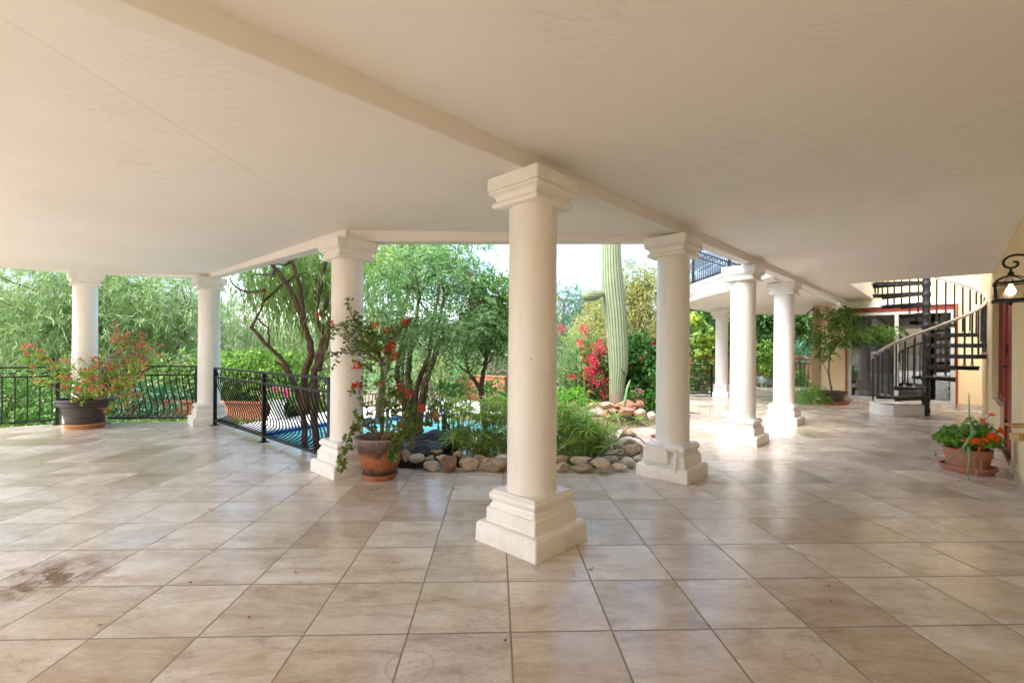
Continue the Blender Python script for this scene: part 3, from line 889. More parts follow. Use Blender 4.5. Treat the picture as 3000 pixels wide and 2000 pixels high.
# ================================================================ columns
def column_meshes(root, T=1.897):
    base = MB().sqstack([(0.212, 0.0), (0.209, 0.090), (0.198, 0.103), (0.172, 0.104), (0.171, 0.172), (0.169, 0.175), (0.1615, 0.176), (0.160, 0.186), (0.153, 0.196), (0.148, 0.206), (0.1475, 0.212),
                         (0.156, 0.216), (0.161, 0.226), (0.1625, 0.237), (0.160, 0.248), (0.153, 0.256), (0.149, 0.257), (0.148, 0.266), (0.10, 0.267)])
    base.put('base', M['paint'], root, world=False, bevel=0.004)
    sh = []
    for i in range(25):
        t = i / 24
        r = 0.1305 - 0.0045 * t + 0.0007 * math.sin(t * 7)
        sh.append((r, 0.262 + (1.742 - 0.262) * t))
    sh = [(0.1335, 0.262), (0.1325, 0.268)] + sh[1:]
    MB().lathe(sh, n=64).put('shaft', M['paint'], root, world=False)
    MB().sqstack([(0.10, 1.7405), (0.147, 1.741), (0.154, 1.747), (0.157, 1.757), (0.154, 1.767), (0.147, 1.773), (0.141, 1.775), (0.140, 1.784), (0.144, 1.797), (0.153, 1.806), (0.163, 1.811),
                  (0.169, 1.815), (0.1705, 1.821), (0.168, 1.827), (0.1655, 1.8275), (0.1655, 1.8295), (0.174, 1.830), (0.1735, T - 0.002), (0.171, T)]).put('capital', M['paint'], root, world=False, bevel=0.003)

cols = [('white round column standing alone in front, nearest of the row', C0, UA, 1.897),
        ('white column with a painted electric box on its base', R1, 0.822, 1.902),
        ('white column between the one with the electric box and the one by the bright fern', R2, 0.80, 1.918),
        ('white column in front of the bright green fern by the yellow wall', R3, 0.80, 1.947),
        ('white column behind the mossy clay pot', L1, 0.813, 1.876),
        ('white column at the corner where two belly railings meet', L2, 0.735, 1.929),
        ('white column behind the dark plastic pot', L3, 0.80, 1.972),
        ('small far white column on the second porch', F1, UA, 1.872)]
first = None
for lab, p, a, T in cols:
    if first is None:
        first = thing('white_column', lab, 'column', p, a, 'white round columns')
        column_meshes(first)
        c = first
    else:
        c = first.copy()
        link(c)
        c.location = p
        c.rotation_euler = (0, 0, a)
        c['label'] = lab
        for ch in list(first.children):
            d = link(ch.copy())
            d.parent = c
    c.scale = (1, 1, T / 1.897)
    if p is R1:
        rcol = c
# electric box and pipe on the base of one column (its garden-facing-left side)
eb = MB()
m = Matrix.Translation(R1) @ Matrix.Rotation(0.822, 4, 'Z')
def cl(x, y, z):
    return m @ Vector((x, y, z))
eb.box(cl(-0.186, 0.05, 0.185), (0.045, 0.20, 0.11), 0.822)
eb.box(cl(-0.19, 0.05, 0.243), (0.06, 0.215, 0.010), 0.822)
ob = eb.put('outlet_box', M['paint'], rcol, bevel=0.004)
tb = MB()
tb.tube([cl(-0.19, 0.13, 0.247), cl(-0.19, 0.13, 0.262), cl(-0.19, 0.0, 0.262)], 0.011, 8)
tb.tube(smooth_line([cl(-0.192, -0.045, 0.236), cl(-0.192, -0.085, 0.236), cl(-0.194, -0.115, 0.215), cl(-0.20, -0.115, 0.15), cl(-0.213, -0.115, 0.075)]), 0.009, 8)
tb.tube([cl(-0.201, -0.115, 0.165), cl(-0.203, -0.115, 0.145)], 0.014, 8)
tb.tube([cl(-0.205, 0.14, 0.112), cl(-0.205, -0.11, 0.112)], 0.006, 6)
tb.put('conduit', M['paint'], rcol)

# ================================================================ second porch
porch = thing('far_porch', 'second covered porch with white moulded edge carrying the upper balcony', 'porch', (5, 9, 2))
edge = [(3.30, 5.75), (3.40, 6.6), (3.45, 7.5), (3.44, 8.6), (3.62, 9.6), (4.05, 10.5), (4.75, 11.25), (5.6, 11.75), (6.6, 12.0), (7.8, 11.8)]
poly = edge + [(p.x, p.y) for p in (FARL + U * 1.5 + N * 0.0, FARL - U * 0.02, BL(s_far + 0.06, -1.71), BL(s_far - 0.8, -1.71), BL(s_far - 3.2, -1.71), BL(s_far - 4.6, -1.71))]
MB().prism(poly, 1.955, 2.215).put('slab', M['ceil'], porch, smooth=0)
prof = [(0.0, 1.945), (0.035, 1.95), (0.045, 1.975), (0.04, 2.0), (0.03, 2.015), (0.05, 2.05), (0.085, 2.10), (0.10, 2.14), (0.10, 2.17), (0.12, 2.175), (0.12, 2.235), (0.0, 2.24)]
cv = MB()
el = smooth_line([(x, y, 0) for x, y in edge], 3)
vs = []
for i, p in enumerate(el):
    t = (el[min(i + 1, len(el) - 1)] - el[max(i - 1, 0)]).normalized()
    n = Vector((-t.y, t.x, 0))
    vs += [p + n * a + Vector((0, 0, z)) for a, z in prof]
k = len(prof)
cv.add(vs, [(i * k + j, i * k + (j + 1) % k, (i + 1) * k + (j + 1) % k, (i + 1) * k + j) for i in range(len(el) - 1) for j in range(k)])
cv.put('cornice', M['white'], porch, smooth=30)

# ================================================================ railings
def railing(name, lab, a, b_, zb=0.0, zt=0.755, posts=(), n_pick=24, belly=True, out=1, gap=0.05, scroll=True, group='black wrought iron railings', thick=1.0, end_posts=(True, True), feet=True, bulge=0.15):
    a, b_ = Vector(a), Vector(b_)
    r = thing(name, lab, 'railing', (a + b_) / 2 + Vector((0, 0, zb)), 0, group)
    t = (b_ - a).normalized()
    ln = (b_ - a).length
    n = Vector((-t.y, t.x, 0)) * out
    ang = math.atan2(t.y, t.x)
    H_ = zt - 0.0
    def P(x, o, z):
        return a + t * x + n * o + Vector((0, 0, zb + z))
    MB().box(P(ln / 2, 0, H_ - 0.010), (ln, 0.038, 0.020), ang).put('top_rail', M['iron'], r)
    MB().box(P(ln / 2, 0, H_ - 0.125), (ln, 0.026, 0.020), ang).put('middle_rail', M['iron'], r)
    MB().box(P(ln / 2, 0, 0.065), (ln, 0.026, 0.020), ang).put('bottom_rail', M['iron'], r)
    ps = ([0.0] if end_posts[0] else []) + list(posts) + ([ln] if end_posts[1] else [])
    for x in ps:
        q = MB().box(P(x, 0, (H_ - 0.02) / 2 + 0.001), (0.036, 0.036, H_ - 0.022), ang).put('post', M['iron'], r)
        if feet:
            MB().box(P(x, 0, 0.004), (0.085, 0.085, 0.007), ang).put('foot_plate', M['iron'], q)
    cuts = sorted(set([0.0] + list(posts) + [ln]))
    for i in range(len(cuts) - 1):
        x0, x1 = cuts[i], cuts[i + 1]
        k = max(2, int(round(n_pick * (x1 - x0) / ln)))
        for j in range(k):
            x = x0 + (x1 - x0) * (j + 0.5) / k
            if belly:
                zs = H_ - 0.135
                q = smooth_line([P(x, 0, zs), P(x, 0.012 * bulge / 0.15, zs - 0.09), P(x, 0.075 * bulge / 0.15, zs * 0.60), P(x, 0.135 * bulge / 0.15, zs * 0.38), P(x, bulge, zs * 0.25), P(x, 0.125 * bulge / 0.15, 0.115), P(x, 0.06 * bulge / 0.15, 0.083), P(x, 0.0, 0.078)], 3)
                q.append(P(x, 0, 0.06))
            else:
                q = [P(x, 0, H_ - 0.13), P(x, 0, 0.26), P(x, 0.012, 0.17), P(x, 0.014, 0.13), P(x, 0, 0.10), P(x, 0, 0.06)]
            MB().tube(q, 0.0075 * thick, 6).put('picket', M['iron'], r)
        if scroll:
            w = 0.135
            kk = max(1, int((x1 - x0 - 0.04) / w))
            st = (x1 - x0 - 0.04) / kk
            for j in range(kk):
                xx = x0 + 0.02 + st * j
                fl_ = 1 if j % 2 == 0 else -1
                zc, hh = H_ - 0.067, 0.043
                pts = []
                for q in range(11):                      # curl, diagonal, curl
                    th = q / 10 * 1.6 * PI
                    rr = 0.010 + 0.014 * q / 10
                    pts.append((-0.030 + rr * math.cos(th + 2.2), hh * 0.5 + rr * math.sin(th + 2.2)))
                pts2 = [(-x_, -z_) for x_, z_ in reversed(pts)]
                line = [P(xx + st / 2 + fl_ * x_, 0, zc + z_) for x_, z_ in pts + pts2]
                MB().tube(line, 0.0052 * thick, 5).put('scroll', M['iron'], r)
    return r

railing('belly_railing', 'black belly railing of two panels with a post in the middle, before the pool', L2 + Vector((0.20, -0.185, 0)), L1 + Vector((-0.215, 0.19, 0)), posts=(1.60,), n_pick=38, out=1, zt=0.752)
railing('belly_railing', 'black belly railing behind the dark plastic pot, between two white columns', L3 + Vector((0.24, 0.03, 0)), L2 + Vector((-0.17, 0.02, 0)), n_pick=15, out=1, zt=0.765, end_posts=(True, True), bulge=0.13)
railing('straight_railing', 'black railing with straight pickets beyond the dark plastic pot', L3 + Vector((-0.24, -0.12, 0)), L3 + Vector((-0.24, -0.12, 0)) + Vector((-.79, -.61, 0)) * 2.2, n_pick=20, belly=False, zt=0.755, end_posts=(True, True))
railing('belly_railing', 'small black belly railing beside the far porch column', (3.2, 10.05, 0), F1 + Vector((-0.24, -0.05, 0)), n_pick=26, out=1, zt=0.70, thick=1.0, feet=False, bulge=0.16)
railing('belly_railing', 'black belly railing on the balcony edge above the white cornice', (3.44, 5.9, 2.24), (3.50, 9.0, 2.24), n_pick=40, out=1, zt=0.75, scroll=False, feet=False, bulge=0.20, thick=0.8, posts=(1.55,))
railing('belly_railing', 'black railing on the far side of the balcony', (3.55, 9.15, 2.24), (6.4, 11.9, 2.24), n_pick=46, out=1, zt=0.75, feet=False, belly=False)
railing('picket_fence', 'low black straight fence beside the yellow wall end, under the lit lantern', FARL + U * 3.2 - N * 1.3, FARL + U * 3.2 + N * 0.4, n_pick=18, belly=False, scroll=False, zt=0.80, feet=False)
# a caster foot under the long railing
# ================================================================ spiral stair
SP = fl(2712, 1217.7)
SP.z = 0
SR = 0.67
stair = thing('spiral_staircase', 'black iron spiral staircase with pale curved handrail before the sliding glass door', 'spiral staircase', SP)
F0 = math.atan2(-SP.y, -SP.x)                          # direction from the pole to the viewer's side
def sa(deg, r, z):
    a = F0 + math.radians(deg)
    return SP + Vector((math.cos(a) * r, math.sin(a) * r, z))
pole = MB().tube([SP + Vector((0, 0, 0.0)), SP + Vector((0, 0, 4.2))], 0.048, 20).put('center_pole', M['stairiron'], stair)
for k in range(1, 26):
    MB().lathe([(0.052, 0), (0.056, 0.008), (0.056, 0.07), (0.052, 0.078)], SP + Vector((0, 0, 0.145 + 0.165 * (k - 1) - 0.09)), 20).put('collar', M['stairiron'], pole)
pad = [(-98, .69), (-88, .71), (-75, .72), (-62, .72), (-50, .69), (-40, .58)]
MB().prism([(sa(d, r, 0).x, sa(d, r, 0).y) for d, r in pad] + [(sa(-10, .07, 0).x, sa(-10, .07, 0).y), (sa(-100, .09, 0).x, sa(-100, .09, 0).y)], 0.0, 0.175).put('base_step', M['white'], stair, smooth=30, bevel=0.006)
def tz(k):
    return 0.31 + 0.165 * (k - 1)
for k in range(1, 13):
    a0 = -62 + 30 * (k - 1)
    tr = MB()
    q = [sa(a0 - 1.5, 0.05, 0), sa(a0 - 1.5, SR + .01, 0), sa(a0 + 10, SR + .02, 0), sa(a0 + 20, SR + .02, 0), sa(a0 + 31, SR + .01, 0), sa(a0 + 31, 0.05, 0)]
    tr.prism([(p.x, p.y) for p in q], tz(k) - 0.018, tz(k))
    tr.hexa(sa(a0 - 1.2, 0.05, 0), sa(a0 - 1.2, SR, 0), tz(k) - 0.062, tz(k) - 0.0185, (sa(a0 + 2, .5, 0) - sa(a0 - 1.2, .5, 0)).normalized() * 0.012)
    tr.hexa(sa(a0 + 30.5, 0.05, 0), sa(a0 + 30.5, SR, 0), tz(k) - 0.062, tz(k) - 0.0185, (sa(a0 + 28, .5, 0) - sa(a0 + 30.5, .5, 0)).normalized() * 0.012)
    tr = tr.put('tread', M['stairiron'], stair, smooth=0)
def rz_(deg):
    z = 0.31 + 0.165 * (deg + 62) / 30 + 0.665
    if deg < -60:
        z = max(z, 0.985 - 0.0 * deg) if deg > -82 else 0.975 + (deg + 82) * 0.010
    return z
hr = [sa(d, SR, rz_(d)) for d in range(-92, 300, 5)]
MB().tube(hr, 0.021, 10).put('handrail', M['railwhite'], stair)
for k in range(0, 13):
    a0 = -62 + 30 * (k - 1)
    for j in range(3):
        d = a0 + 0.8 + 10 * j if k else a0 + 6 + j * 8
        zb = (tz(k) - (0.05 if j == 0 else 0)) if k > 0 else 0.175
        if k == 0 and j > 0:
            continue
        if d > 296:
            continue
        b = MB().tube([sa(d, SR - 0.012, zb), sa(d, SR - 0.012, rz_(d) - 0.012)], 0.0125, 8).put('baluster', M['stairiron'], stair)
        if j > 0 or k == 0:
            MB().tube([sa(d, SR - 0.012, zb), sa(d, SR - 0.012, zb + 0.035)], 0.021, 8).put('sleeve', M['sleeve'], b)
        MB().tube([sa(d, SR - 0.012, rz_(d) - 0.040), sa(d, SR - 0.012, rz_(d) - 0.015)], 0.016, 8).put('rail_clip', M['sleeve'], b)

# ================================================================ lamps
def lantern(lab, base, axis, sc_=1.0, lit=8.0, group=None, watts=6):
    """base: point on the wall, axis: outward unit vector"""
    t = thing('wall_lantern', lab, 'lantern', base, 0, group)
    A = Vector(axis).normalized()
    B_ = Vector((-A.y, A.x, 0))
    q = lambda a, b_, z: Vector(base) + A * a * sc_ + B_ * b_ * sc_ + Vector((0, 0, z * sc_))
    k = sc_
    dx = 0.125
    MB().lathe([(0.0, -0.004), (0.035, -0.004), (0.035, 0.004), (0.026, 0.010), (0.0, 0.012)], (0, 0, 0), 20)
    pl = MB()
    pl.box(q(0.006, 0, 0.02), (0.012 * k, 0.06 * k, 0.16 * k), math.atan2(A.y, A.x))
    pl.put('wall_plate', M['iron'], t, bevel=0.003)
    arm = [(0.01, 0.0), (0.03, -0.005), (0.032, 0.03), (0.036, 0.075), (0.055, 0.105), (0.09, 0.118), (0.125, 0.115), (0.150, 0.098), (0.160, 0.072), (0.150, 0.046), (0.125, 0.034), (0.100, 0.042), (0.092, 0.060), (0.102, 0.074), (0.114, 0.070)]
    MB().tube(smooth_line([q(a, 0, z + 0.02) for a, z in arm], 3), 0.0075 * k, 8).put('scroll_arm', M['iron'], t)
    MB().lathe([(0.004 * k, 0.052 * k), (0.008 * k, 0.046 * k), (0.006 * k, 0.038 * k), (0.012 * k, 0.024 * k), (0.018 * k, 0.018 * k), (0.014 * k, 0.012 * k), (0.020 * k, 0.004 * k), (0.020 * k, 0.0)], q(dx, 0, 0.0), 14).put('finial', M['iron'], t)
    ft = MB()
    hw, hb = 0.078, 0.066
    z1, z2 = -0.048, -0.166                            # cage top and bottom
    def ring(h, z, w, ht):
        for a0, b0, a1, b1 in ((-h, -h, h, -h), (h, -h, h, h), (h, h, -h, h), (-h, h, -h, -h)):
            ft.tube([q(dx + a0, b0, z), q(dx + a1, b1, z)], w * k, 6)
    ring(hw, z1, 0.007, 0)
    ring(hw + 0.006, z2, 0.006, 0)
    ring(hw - 0.006, z2 + 0.008, 0.005, 0)
    for sx in (-1, 1):
        for sy in (-1, 1):
            ft.tube([q(dx + sx * (hw - 0.004), sy * (hw - 0.004), z1), q(dx + sx * (hb), sy * (hb), z2)], 0.005 * k, 6)
            ft.tube(smooth_line([q(dx + sx * (hw - 0.004), sy * (hw - 0.004), z1 + 0.004), q(dx + sx * (hw - 0.012), sy * (hw - 0.012), -0.028), q(dx + sx * 0.038, sy * 0.038, -0.008), q(dx + sx * 0.012, sy * 0.012, 0.0)]), 0.004 * k, 6)
    ft.put('cage', M['iron'], t)
    MB().lathe([(0.012 * k, 0.0), (0.010 * k, -0.022 * k), (0.007 * k, -0.03 * k)], q(dx, 0, z2), 10).put('drop_finial', M['iron'], t)
    MB().box(q(dx, 0, z2 - 0.003), (0.15 * k, 0.15 * k, 0.006 * k), math.atan2(A.y, A.x)).put('bottom_plate', M['iron'], t)
    gl = MB()
    for s in (-1, 1):
        gl.add([q(dx - hw + .006, s * (hw - .006), z1 - .004), q(dx + hw - .006, s * (hw - .006), z1 - .004), q(dx + hb, s * (hb), z2 + .01), q(dx - hb, s * (hb), z2 + .01)], [(0, 1, 2, 3)])
        gl.add([q(dx + s * (hw - .006), -hw + .006, z1 - .004), q(dx + s * (hw - .006), hw - .006, z1 - .004), q(dx + s * hb, hb, z2 + .01), q(dx + s * hb, -hb, z2 + .01)], [(0, 1, 2, 3)])
    gl.put('pane', M['lampglass'], t, smooth=0)
    MB().tube([q(dx, 0, -0.02), q(dx, 0, -0.055)], 0.014 * k, 10).put('socket', M['metal'], t)
    MB().lathe([(0.010 * k, -0.052 * k), (0.012 * k, -0.065 * k), (0.024 * k, -0.088 * k), (0.027 * k, -0.104 * k), (0.022 * k, -0.120 * k), (0.010 * k, -0.129 * k), (0.0, -0.131 * k)], q(dx, 0, 0), 18).put('bulb', M['bulb'], t)
    lt = bpy.data.lights.new('lamp_glow', 'POINT')
    lt.energy = watts
    lt.color = (1.0, 0.72, 0.42)
    lt.shadow_soft_size = 0.028 * k * EYE
    lo = link(bpy.data.objects.new('lamp_glow', lt))
    lo.parent = t
    lo.location = q(dx, 0, -0.100) - Vector(base)
    return t
M['bulb'] = emit_mat('lit_bulb', (1.0, 0.76, 0.46), 0.9)
ls = 3.52
lantern('black wall lantern with a lit bulb hung from a scrolled arm beside the oxblood door', W(4.18, WC, 1.47), -N, 0.92, watts=0.8)
lantern('lit lantern far off at the end of the yellow wall, half hidden by hedge leaves', FARL + U * 1.2 + N * 0.0 + Vector((0, 0, 1.68)), -N, 1.05, watts=0.8)
scn = thing('wall_sconce', 'small lit sconce on the yellow wall behind the spiral staircase', 'wall lamp', W(10.1, WC, 1.70))
MB().tube([W(10.1, WC, 1.70), W(10.1, WC - 0.10, 1.70)], 0.012, 10).put('arm', M['white'], scn)
MB().lathe([(0.0, -0.02), (0.045, -0.02), (0.045, 0.02), (0.0, 0.02)], W(10.1, WC - 0.012, 1.70), 16).put('wall_plate', M['white'], scn)
MB().lathe([(0.0, -0.035), (0.022, -0.022), (0.026, 0.0), (0.02, 0.02), (0.012, 0.03)], W(10.1, WC - 0.12, 1.70), 14).put('bulb', M['bulb'], scn)
ow = thing('wall_outlet', 'white outlet cover low on the yellow wall before the window', 'outlet', W(9.75, WC, 0.33))
MB().hexa(W(9.70, WC - 0.010), W(9.80, WC - 0.010), 0.29, 0.38, N * 0.009).put('cover_plate', M['white'], ow, bevel=0.002)
cb = thing('hanging_cable', 'thin pale cord hanging down the yellow wall corner behind the staircase', 'cord', CRN)
MB().tube(smooth_line([W(11.0, WC - 0.008, z) + U * 0.02 * math.sin(z * 5) for z in (1.65, 1.3, 1.0, 0.7, 0.48, 0.40)]), 0.005, 6).put('cord', M['railwhite'], cb)

# wooden arms on the wall at the edge of the view
tb_ = thing('wall_bracket', 'wooden double-arm bracket jutting from the yellow wall past the geranium pot', 'wall bracket', at(3010, 1260, 3.0))
for p0, p1, r in (((2948, 1242, 3.0), (3034, 1243, 3.0), .0085), ((2964, 1250, 3.06), (3034, 1252, 3.06), .007)):
    MB().tube([at(*p0), at(*p1)], r, 8).put('arm', M['teak'], tb_)
MB().box(at(3003, 1279, 3.02), (.145, .06, .042)).put('block', M['teak'], tb_, bevel=.003)
MB().hexa(W(3.56, WC - .012), W(3.68, WC - .012), .40, .60, N * .011).put('wall_plate', M['alu'], tb_, bevel=.002)

# ================================================================ pots
def pot(name, lab, cat_, p, prof, mat, rim_mat=None, soil=0.9, sx=1, sy=1, rz=0, group=None, wall=0.018):
    t = thing(name, lab, cat_, p, 0, group)
    inner = [(max(r - wall, 0.01), z) for r, z in reversed(prof) if z > prof[-1][1] * 0.55]
    full = list(prof) + [(prof[-1][0] - wall, prof[-1][1])] + [(max(r - wall, .01), z) for r, z in reversed(prof[:-1]) if z > prof[-1][1] * 0.6]
    MB().lathe(full, p, 44, sx, sy).put('pot', mat, t)
    zt = prof[-1][1] * soil
    rs = prof[-1][0] - wall - 0.01
    ds = MB()
    vs = [(p[0], p[1], p[2] + zt + 0.015)]
    for k in (0.35, 0.7, 1.0):
        for i in range(24):
            a = 2 * PI * i / 24
            vs.append((p[0] + rs * k * math.cos(a) * sx, p[1] + rs * k * math.sin(a) * sy, p[2] + zt + rng.uniform(-0.012, 0.012)))
    fs = [(0, 1 + i, 1 + (i + 1) % 24) for i in range(24)]
    for k in range(2):
        fs += [(1 + k * 24 + i, 1 + 24 * (k + 1) + i, 1 + 24 * (k + 1) + (i + 1) % 24, 1 + k * 24 + (i + 1) % 24) for i in range(24)]
    ds.add(vs, fs).put('soil', M['soil'], t)
    return t

def saucer(lab, p, r, h, mat, group=None, sx=1, sy=1):
    t = thing('pot_saucer', lab, 'saucer', p, 0, group)
    MB().lathe([(r * 0.86, 0.0), (r * 0.93, h * 0.5), (r * 0.97, h * 0.55), (r, h * 0.75), (r, h), (r - 0.014, h), (r * 0.85, 0.016), (0.0, 0.014)], p, 44, sx, sy).put('dish', mat, t)
    return t

def clay_mat():
    m, nt, b = new_mat('mossy_clay')
    v = tc(nt)
    n = nz(nt, v, 7, 7, 0.72, 0.5)
    sp = nt.nodes.new('ShaderNodeSeparateXYZ')
    nt.links.new(v, sp.inputs[0])
    # worn bands: greyed rim, black mould along the foot and below the rim
    h = mathn(nt, 'ADD', mathn(nt, 'DIVIDE', sp.outputs[2], 0.30 * EYE), mathn(nt, 'MULTIPLY', mathn(nt, 'SUBTRACT', n.outputs['Fac'], 0.5), 0.75))
    r = ramp(nt, [(0.06, (0.045, 0.032, 0.026)), (0.20, (0.07, 0.04, 0.03)), (0.30, (0.33, 0.105, 0.04)), (0.56, (0.40, 0.14, 0.05)), (0.66, (0.09, 0.055, 0.045)), (0.82, (0.15, 0.105, 0.095)), (0.95, (0.30, 0.23, 0.21))])
    nt.links.new(h, r.inputs['Fac'])
    n3 = nz(nt, v, 26, 5, 0.7)
    r3 = ramp(nt, [(0.56, (0, 0, 0)), (0.62, (1, 1, 1))])
    nt.links.new(n3.outputs['Fac'], r3.inputs['Fac'])
    c = mixc(nt, mathn(nt, 'MULTIPLY', r3.outputs['Color'], 0.7), r.outputs['Color'], (0.05, 0.035, 0.028))
    nt.links.new(c, b.inputs['Base Color'])
    b.inputs['Roughness'].default_value = 0.85
    bump(nt, b, n3.outputs['Fac'], 0.5, 0.008)
    return m
M['clay'] = clay_mat()

def leafy(root, name, mat, geo):
    V, F = geo
    return np_mesh(name, V, F, mat, root)

def vine_plant(root, start, tips, leaf, flower=None, n_leaf=16, ll=0.035, lw=0.026, fl_n=0, r0=0.011, stem='stem', sub=3, sublen=0.16, fl_at=None, fsz=0.028, bend=0.12, sparse=0.25, fl_branch=0.0, dens=1.0):
    """woody stems running from start to tips, side shoots, leaves and bract clusters"""
    st = MB()
    C, D = [], []
    FC = []
    for tip in tips:
        s0 = Vector(start) + Vector(rng.normal(size=3)) * 0.015
        tip = Vector(tip)
        pts = curve(s0, tip, bend, 8)
        ln = (tip - s0).length
        st.tube(smooth_line(pts, 2), taper(15, r0, 0.0025), 6)
        k = max(4, int(ln / 0.030 * dens))
        for j in range(k):
            t = sparse + (1 - sparse) * (j + 0.5) / k
            i = min(int(t * 7), 6)
            p = pts[i].lerp(pts[i + 1], t * 7 - i)
            C.append(p)
            D.append(np.array((pts[i + 1] - pts[i]).normalized()) * 0.6 + rng.normal(size=3) * 0.55 + np.array([0, 0, .25]))
        for j in range(sub):
            t = rng.uniform(0.35, 0.95)
            i = min(int(t * 7), 6)
            p = pts[i].lerp(pts[i + 1], t * 7 - i)
            d = Vector(np.array((pts[i + 1] - pts[i]).normalized()) * 0.7 + rng.normal(size=3) * 0.6 + np.array([0, 0, .2])).normalized()
            q = p + d * sublen * rng.uniform(0.5, 1.2)
            pl = curve(p, q, 0.1, 4)
            st.tube(pl, taper(4, 0.004, 0.0015), 5)
            for t2 in (0.3, 0.5, 0.7, 0.9, 1.0):
                C.append(p.lerp(q, t2))
                D.append(np.array(d) + rng.normal(size=3) * 0.5)
            if rng.uniform() < fl_branch:
                FC.append(q)
        if fl_at == 'tips' or rng.uniform() < fl_branch:
            FC.append(tip)
    st.put('stem', M[stem], root)
    C, D = np.array([tuple(c) for c in C]), np.array(D)
    leafy(root, 'foliage', L[leaf], spray(C, D, n_leaf, 0.055, 0.3, ll, lw, 0.9, down=0.1))
    return FC

def flower_geo(centers, n, rad, size):
    P, D = [], []
    for c in centers:
        d = unit(rng.normal(size=(n, 3)) + np.array([0, 0, .3]))
        rr = rad * rng.uniform(0.6, 1.3)
        P.append(np.array(tuple(c)) + d * rr * rng.uniform(0.25, 1, (n, 1)))
        D.append(d)
    return leaf_geo(np.concatenate(P), np.concatenate(D), size, size * 0.85, 0.5)

# --- dark plastic pot with the pink bougainvillea
pA = Vector((-5.33, 5.82, 0))
saucer('orange saucer under the dark plastic pot', pA, 0.205, 0.065, M['saucer'])
tA = pot('bougainvillea_pot', 'dark plastic pot of spreading pink-flowered bougainvillea', 'potted plant', pA + Vector((0, 0, 0.02)), [(0.155, 0.0), (0.165, 0.05), (0.185, 0.052), (0.195, 0.10), (0.198, 0.105), (0.205, 0.12), (0.200, 0.125), (0.235, 0.25), (0.262, 0.262), (0.268, 0.285), (0.262, 0.295), (0.278, 0.31), (0.288, 0.33), (0.284, 0.345)], M['black'])
bs = pA + Vector((0.02, 0, 0.32))
tips = [at(px, py, d) for px, py, d in ((95, 1012, 5.75), (115, 1030, 5.8), (75, 1015, 5.7), (150, 1075, 5.75), (200, 1055, 5.85), (205, 1110, 5.7), (190, 1130, 5.6), (235, 1085, 5.6), (270, 1055, 5.75), (300, 1045, 5.9), (285, 1080, 5.6), (330, 1080, 5.7), (352, 1068, 5.9), (385, 1062, 5.9), (400, 1075, 5.7), (430, 1072, 5.8), (440, 1062, 6.0), (345, 1120, 5.5), (375, 1130, 5.6), (390, 1150, 5.6), (300, 1130, 5.45), (250, 1120, 5.45), (225, 1140, 5.5), (420, 1100, 5.7))]
f1 = vine_plant(tA, bs, tips, 'bougl', n_leaf=2, ll=0.036, lw=0.029, sub=5, sublen=0.13, fl_branch=0.6, r0=0.009, dens=0.65, sparse=0.45)
tips2 = [at(px, py, d) for px, py, d in ((345, 975, 5.9), (390, 985, 5.95), (372, 1005, 5.9), (430, 1000, 6.0), (465, 1010, 6.0), (460, 1035, 6.0), (410, 1030, 5.95), (440, 1050, 5.9))]
f2 = vine_plant(tA, at(318, 1045, 5.85), tips2, 'bougl', n_leaf=1, ll=0.032, lw=0.026, sub=7, sublen=0.13, fl_branch=0.6, r0=0.005, stem='palestem', dens=0.8)
MB().tube(smooth_line([bs, at(300, 1110, 5.83), at(318, 1045, 5.85)]), taper(7, 0.015, 0.010), 7).put('stem', M['palestem'], tA)
leafy(tA, 'blossom', L['fpink'], flower_geo(f1 + f2, 12, 0.026, 0.027))

# --- mossy clay pot with the tall bougainvillea
pB = Vector((-1.02, 3.62, 0))
saucer('terracotta saucer under the mossy clay pot', pB, 0.135, 0.045, M['terra'])
tB = pot('bougainvillea_pot', 'mossy clay pot of tall leggy bougainvillea with few coral flowers', 'potted plant', pB + Vector((0, 0, 0.02)), [(0.105, 0.0), (0.118, 0.02), (0.140, 0.08), (0.158, 0.15), (0.168, 0.205), (0.172, 0.210), (0.174, 0.222), (0.170, 0.226), (0.180, 0.26), (0.190, 0.285), (0.197, 0.292), (0.197, 0.305)], M['clay'], soil=0.93)
bs = pB + Vector((0.01, 0, 0.30))
md = at(1120, 1060, 3.62)
tips = [at(px, py, d) for px, py, d in ((1018, 885, 3.7), (945, 928, 3.65), (990, 945, 3.7), (1010, 975, 3.65), (1055, 955, 3.7), (1085, 955, 3.6), (1095, 985, 3.65), (1140, 968, 3.6), (1188, 946, 3.6), (1148, 1015, 3.55), (1155, 1045, 3.5), (1080, 1015, 3.55), (985, 1030, 3.6), (1070, 1070, 3.5))]
f1 = vine_plant(tB, md, tips, 'boug', n_leaf=2, ll=0.033, lw=0.026, sub=5, sublen=0.09, fl_branch=0.05, r0=0.006, sparse=0.15, dens=0.85)
tips = [at(px, py, d) for px, py, d in ((1042, 1126, 3.55), (1165, 1140, 3.55), (1195, 1150, 3.5), (1130, 1110, 3.5), (1160, 1180, 3.5), (1235, 1195, 3.5), (1270, 1215, 3.55), (1300, 1230, 3.6), (1245, 1255, 3.5), (1210, 1270, 3.5), (1190, 1225, 3.4), (1045, 1225, 3.55))]
f2 = vine_plant(tB, bs, tips, 'boug', n_leaf=2, ll=0.036, lw=0.028, sub=5, sublen=0.10, fl_branch=0.06, r0=0.006, sparse=0.3, dens=0.8)
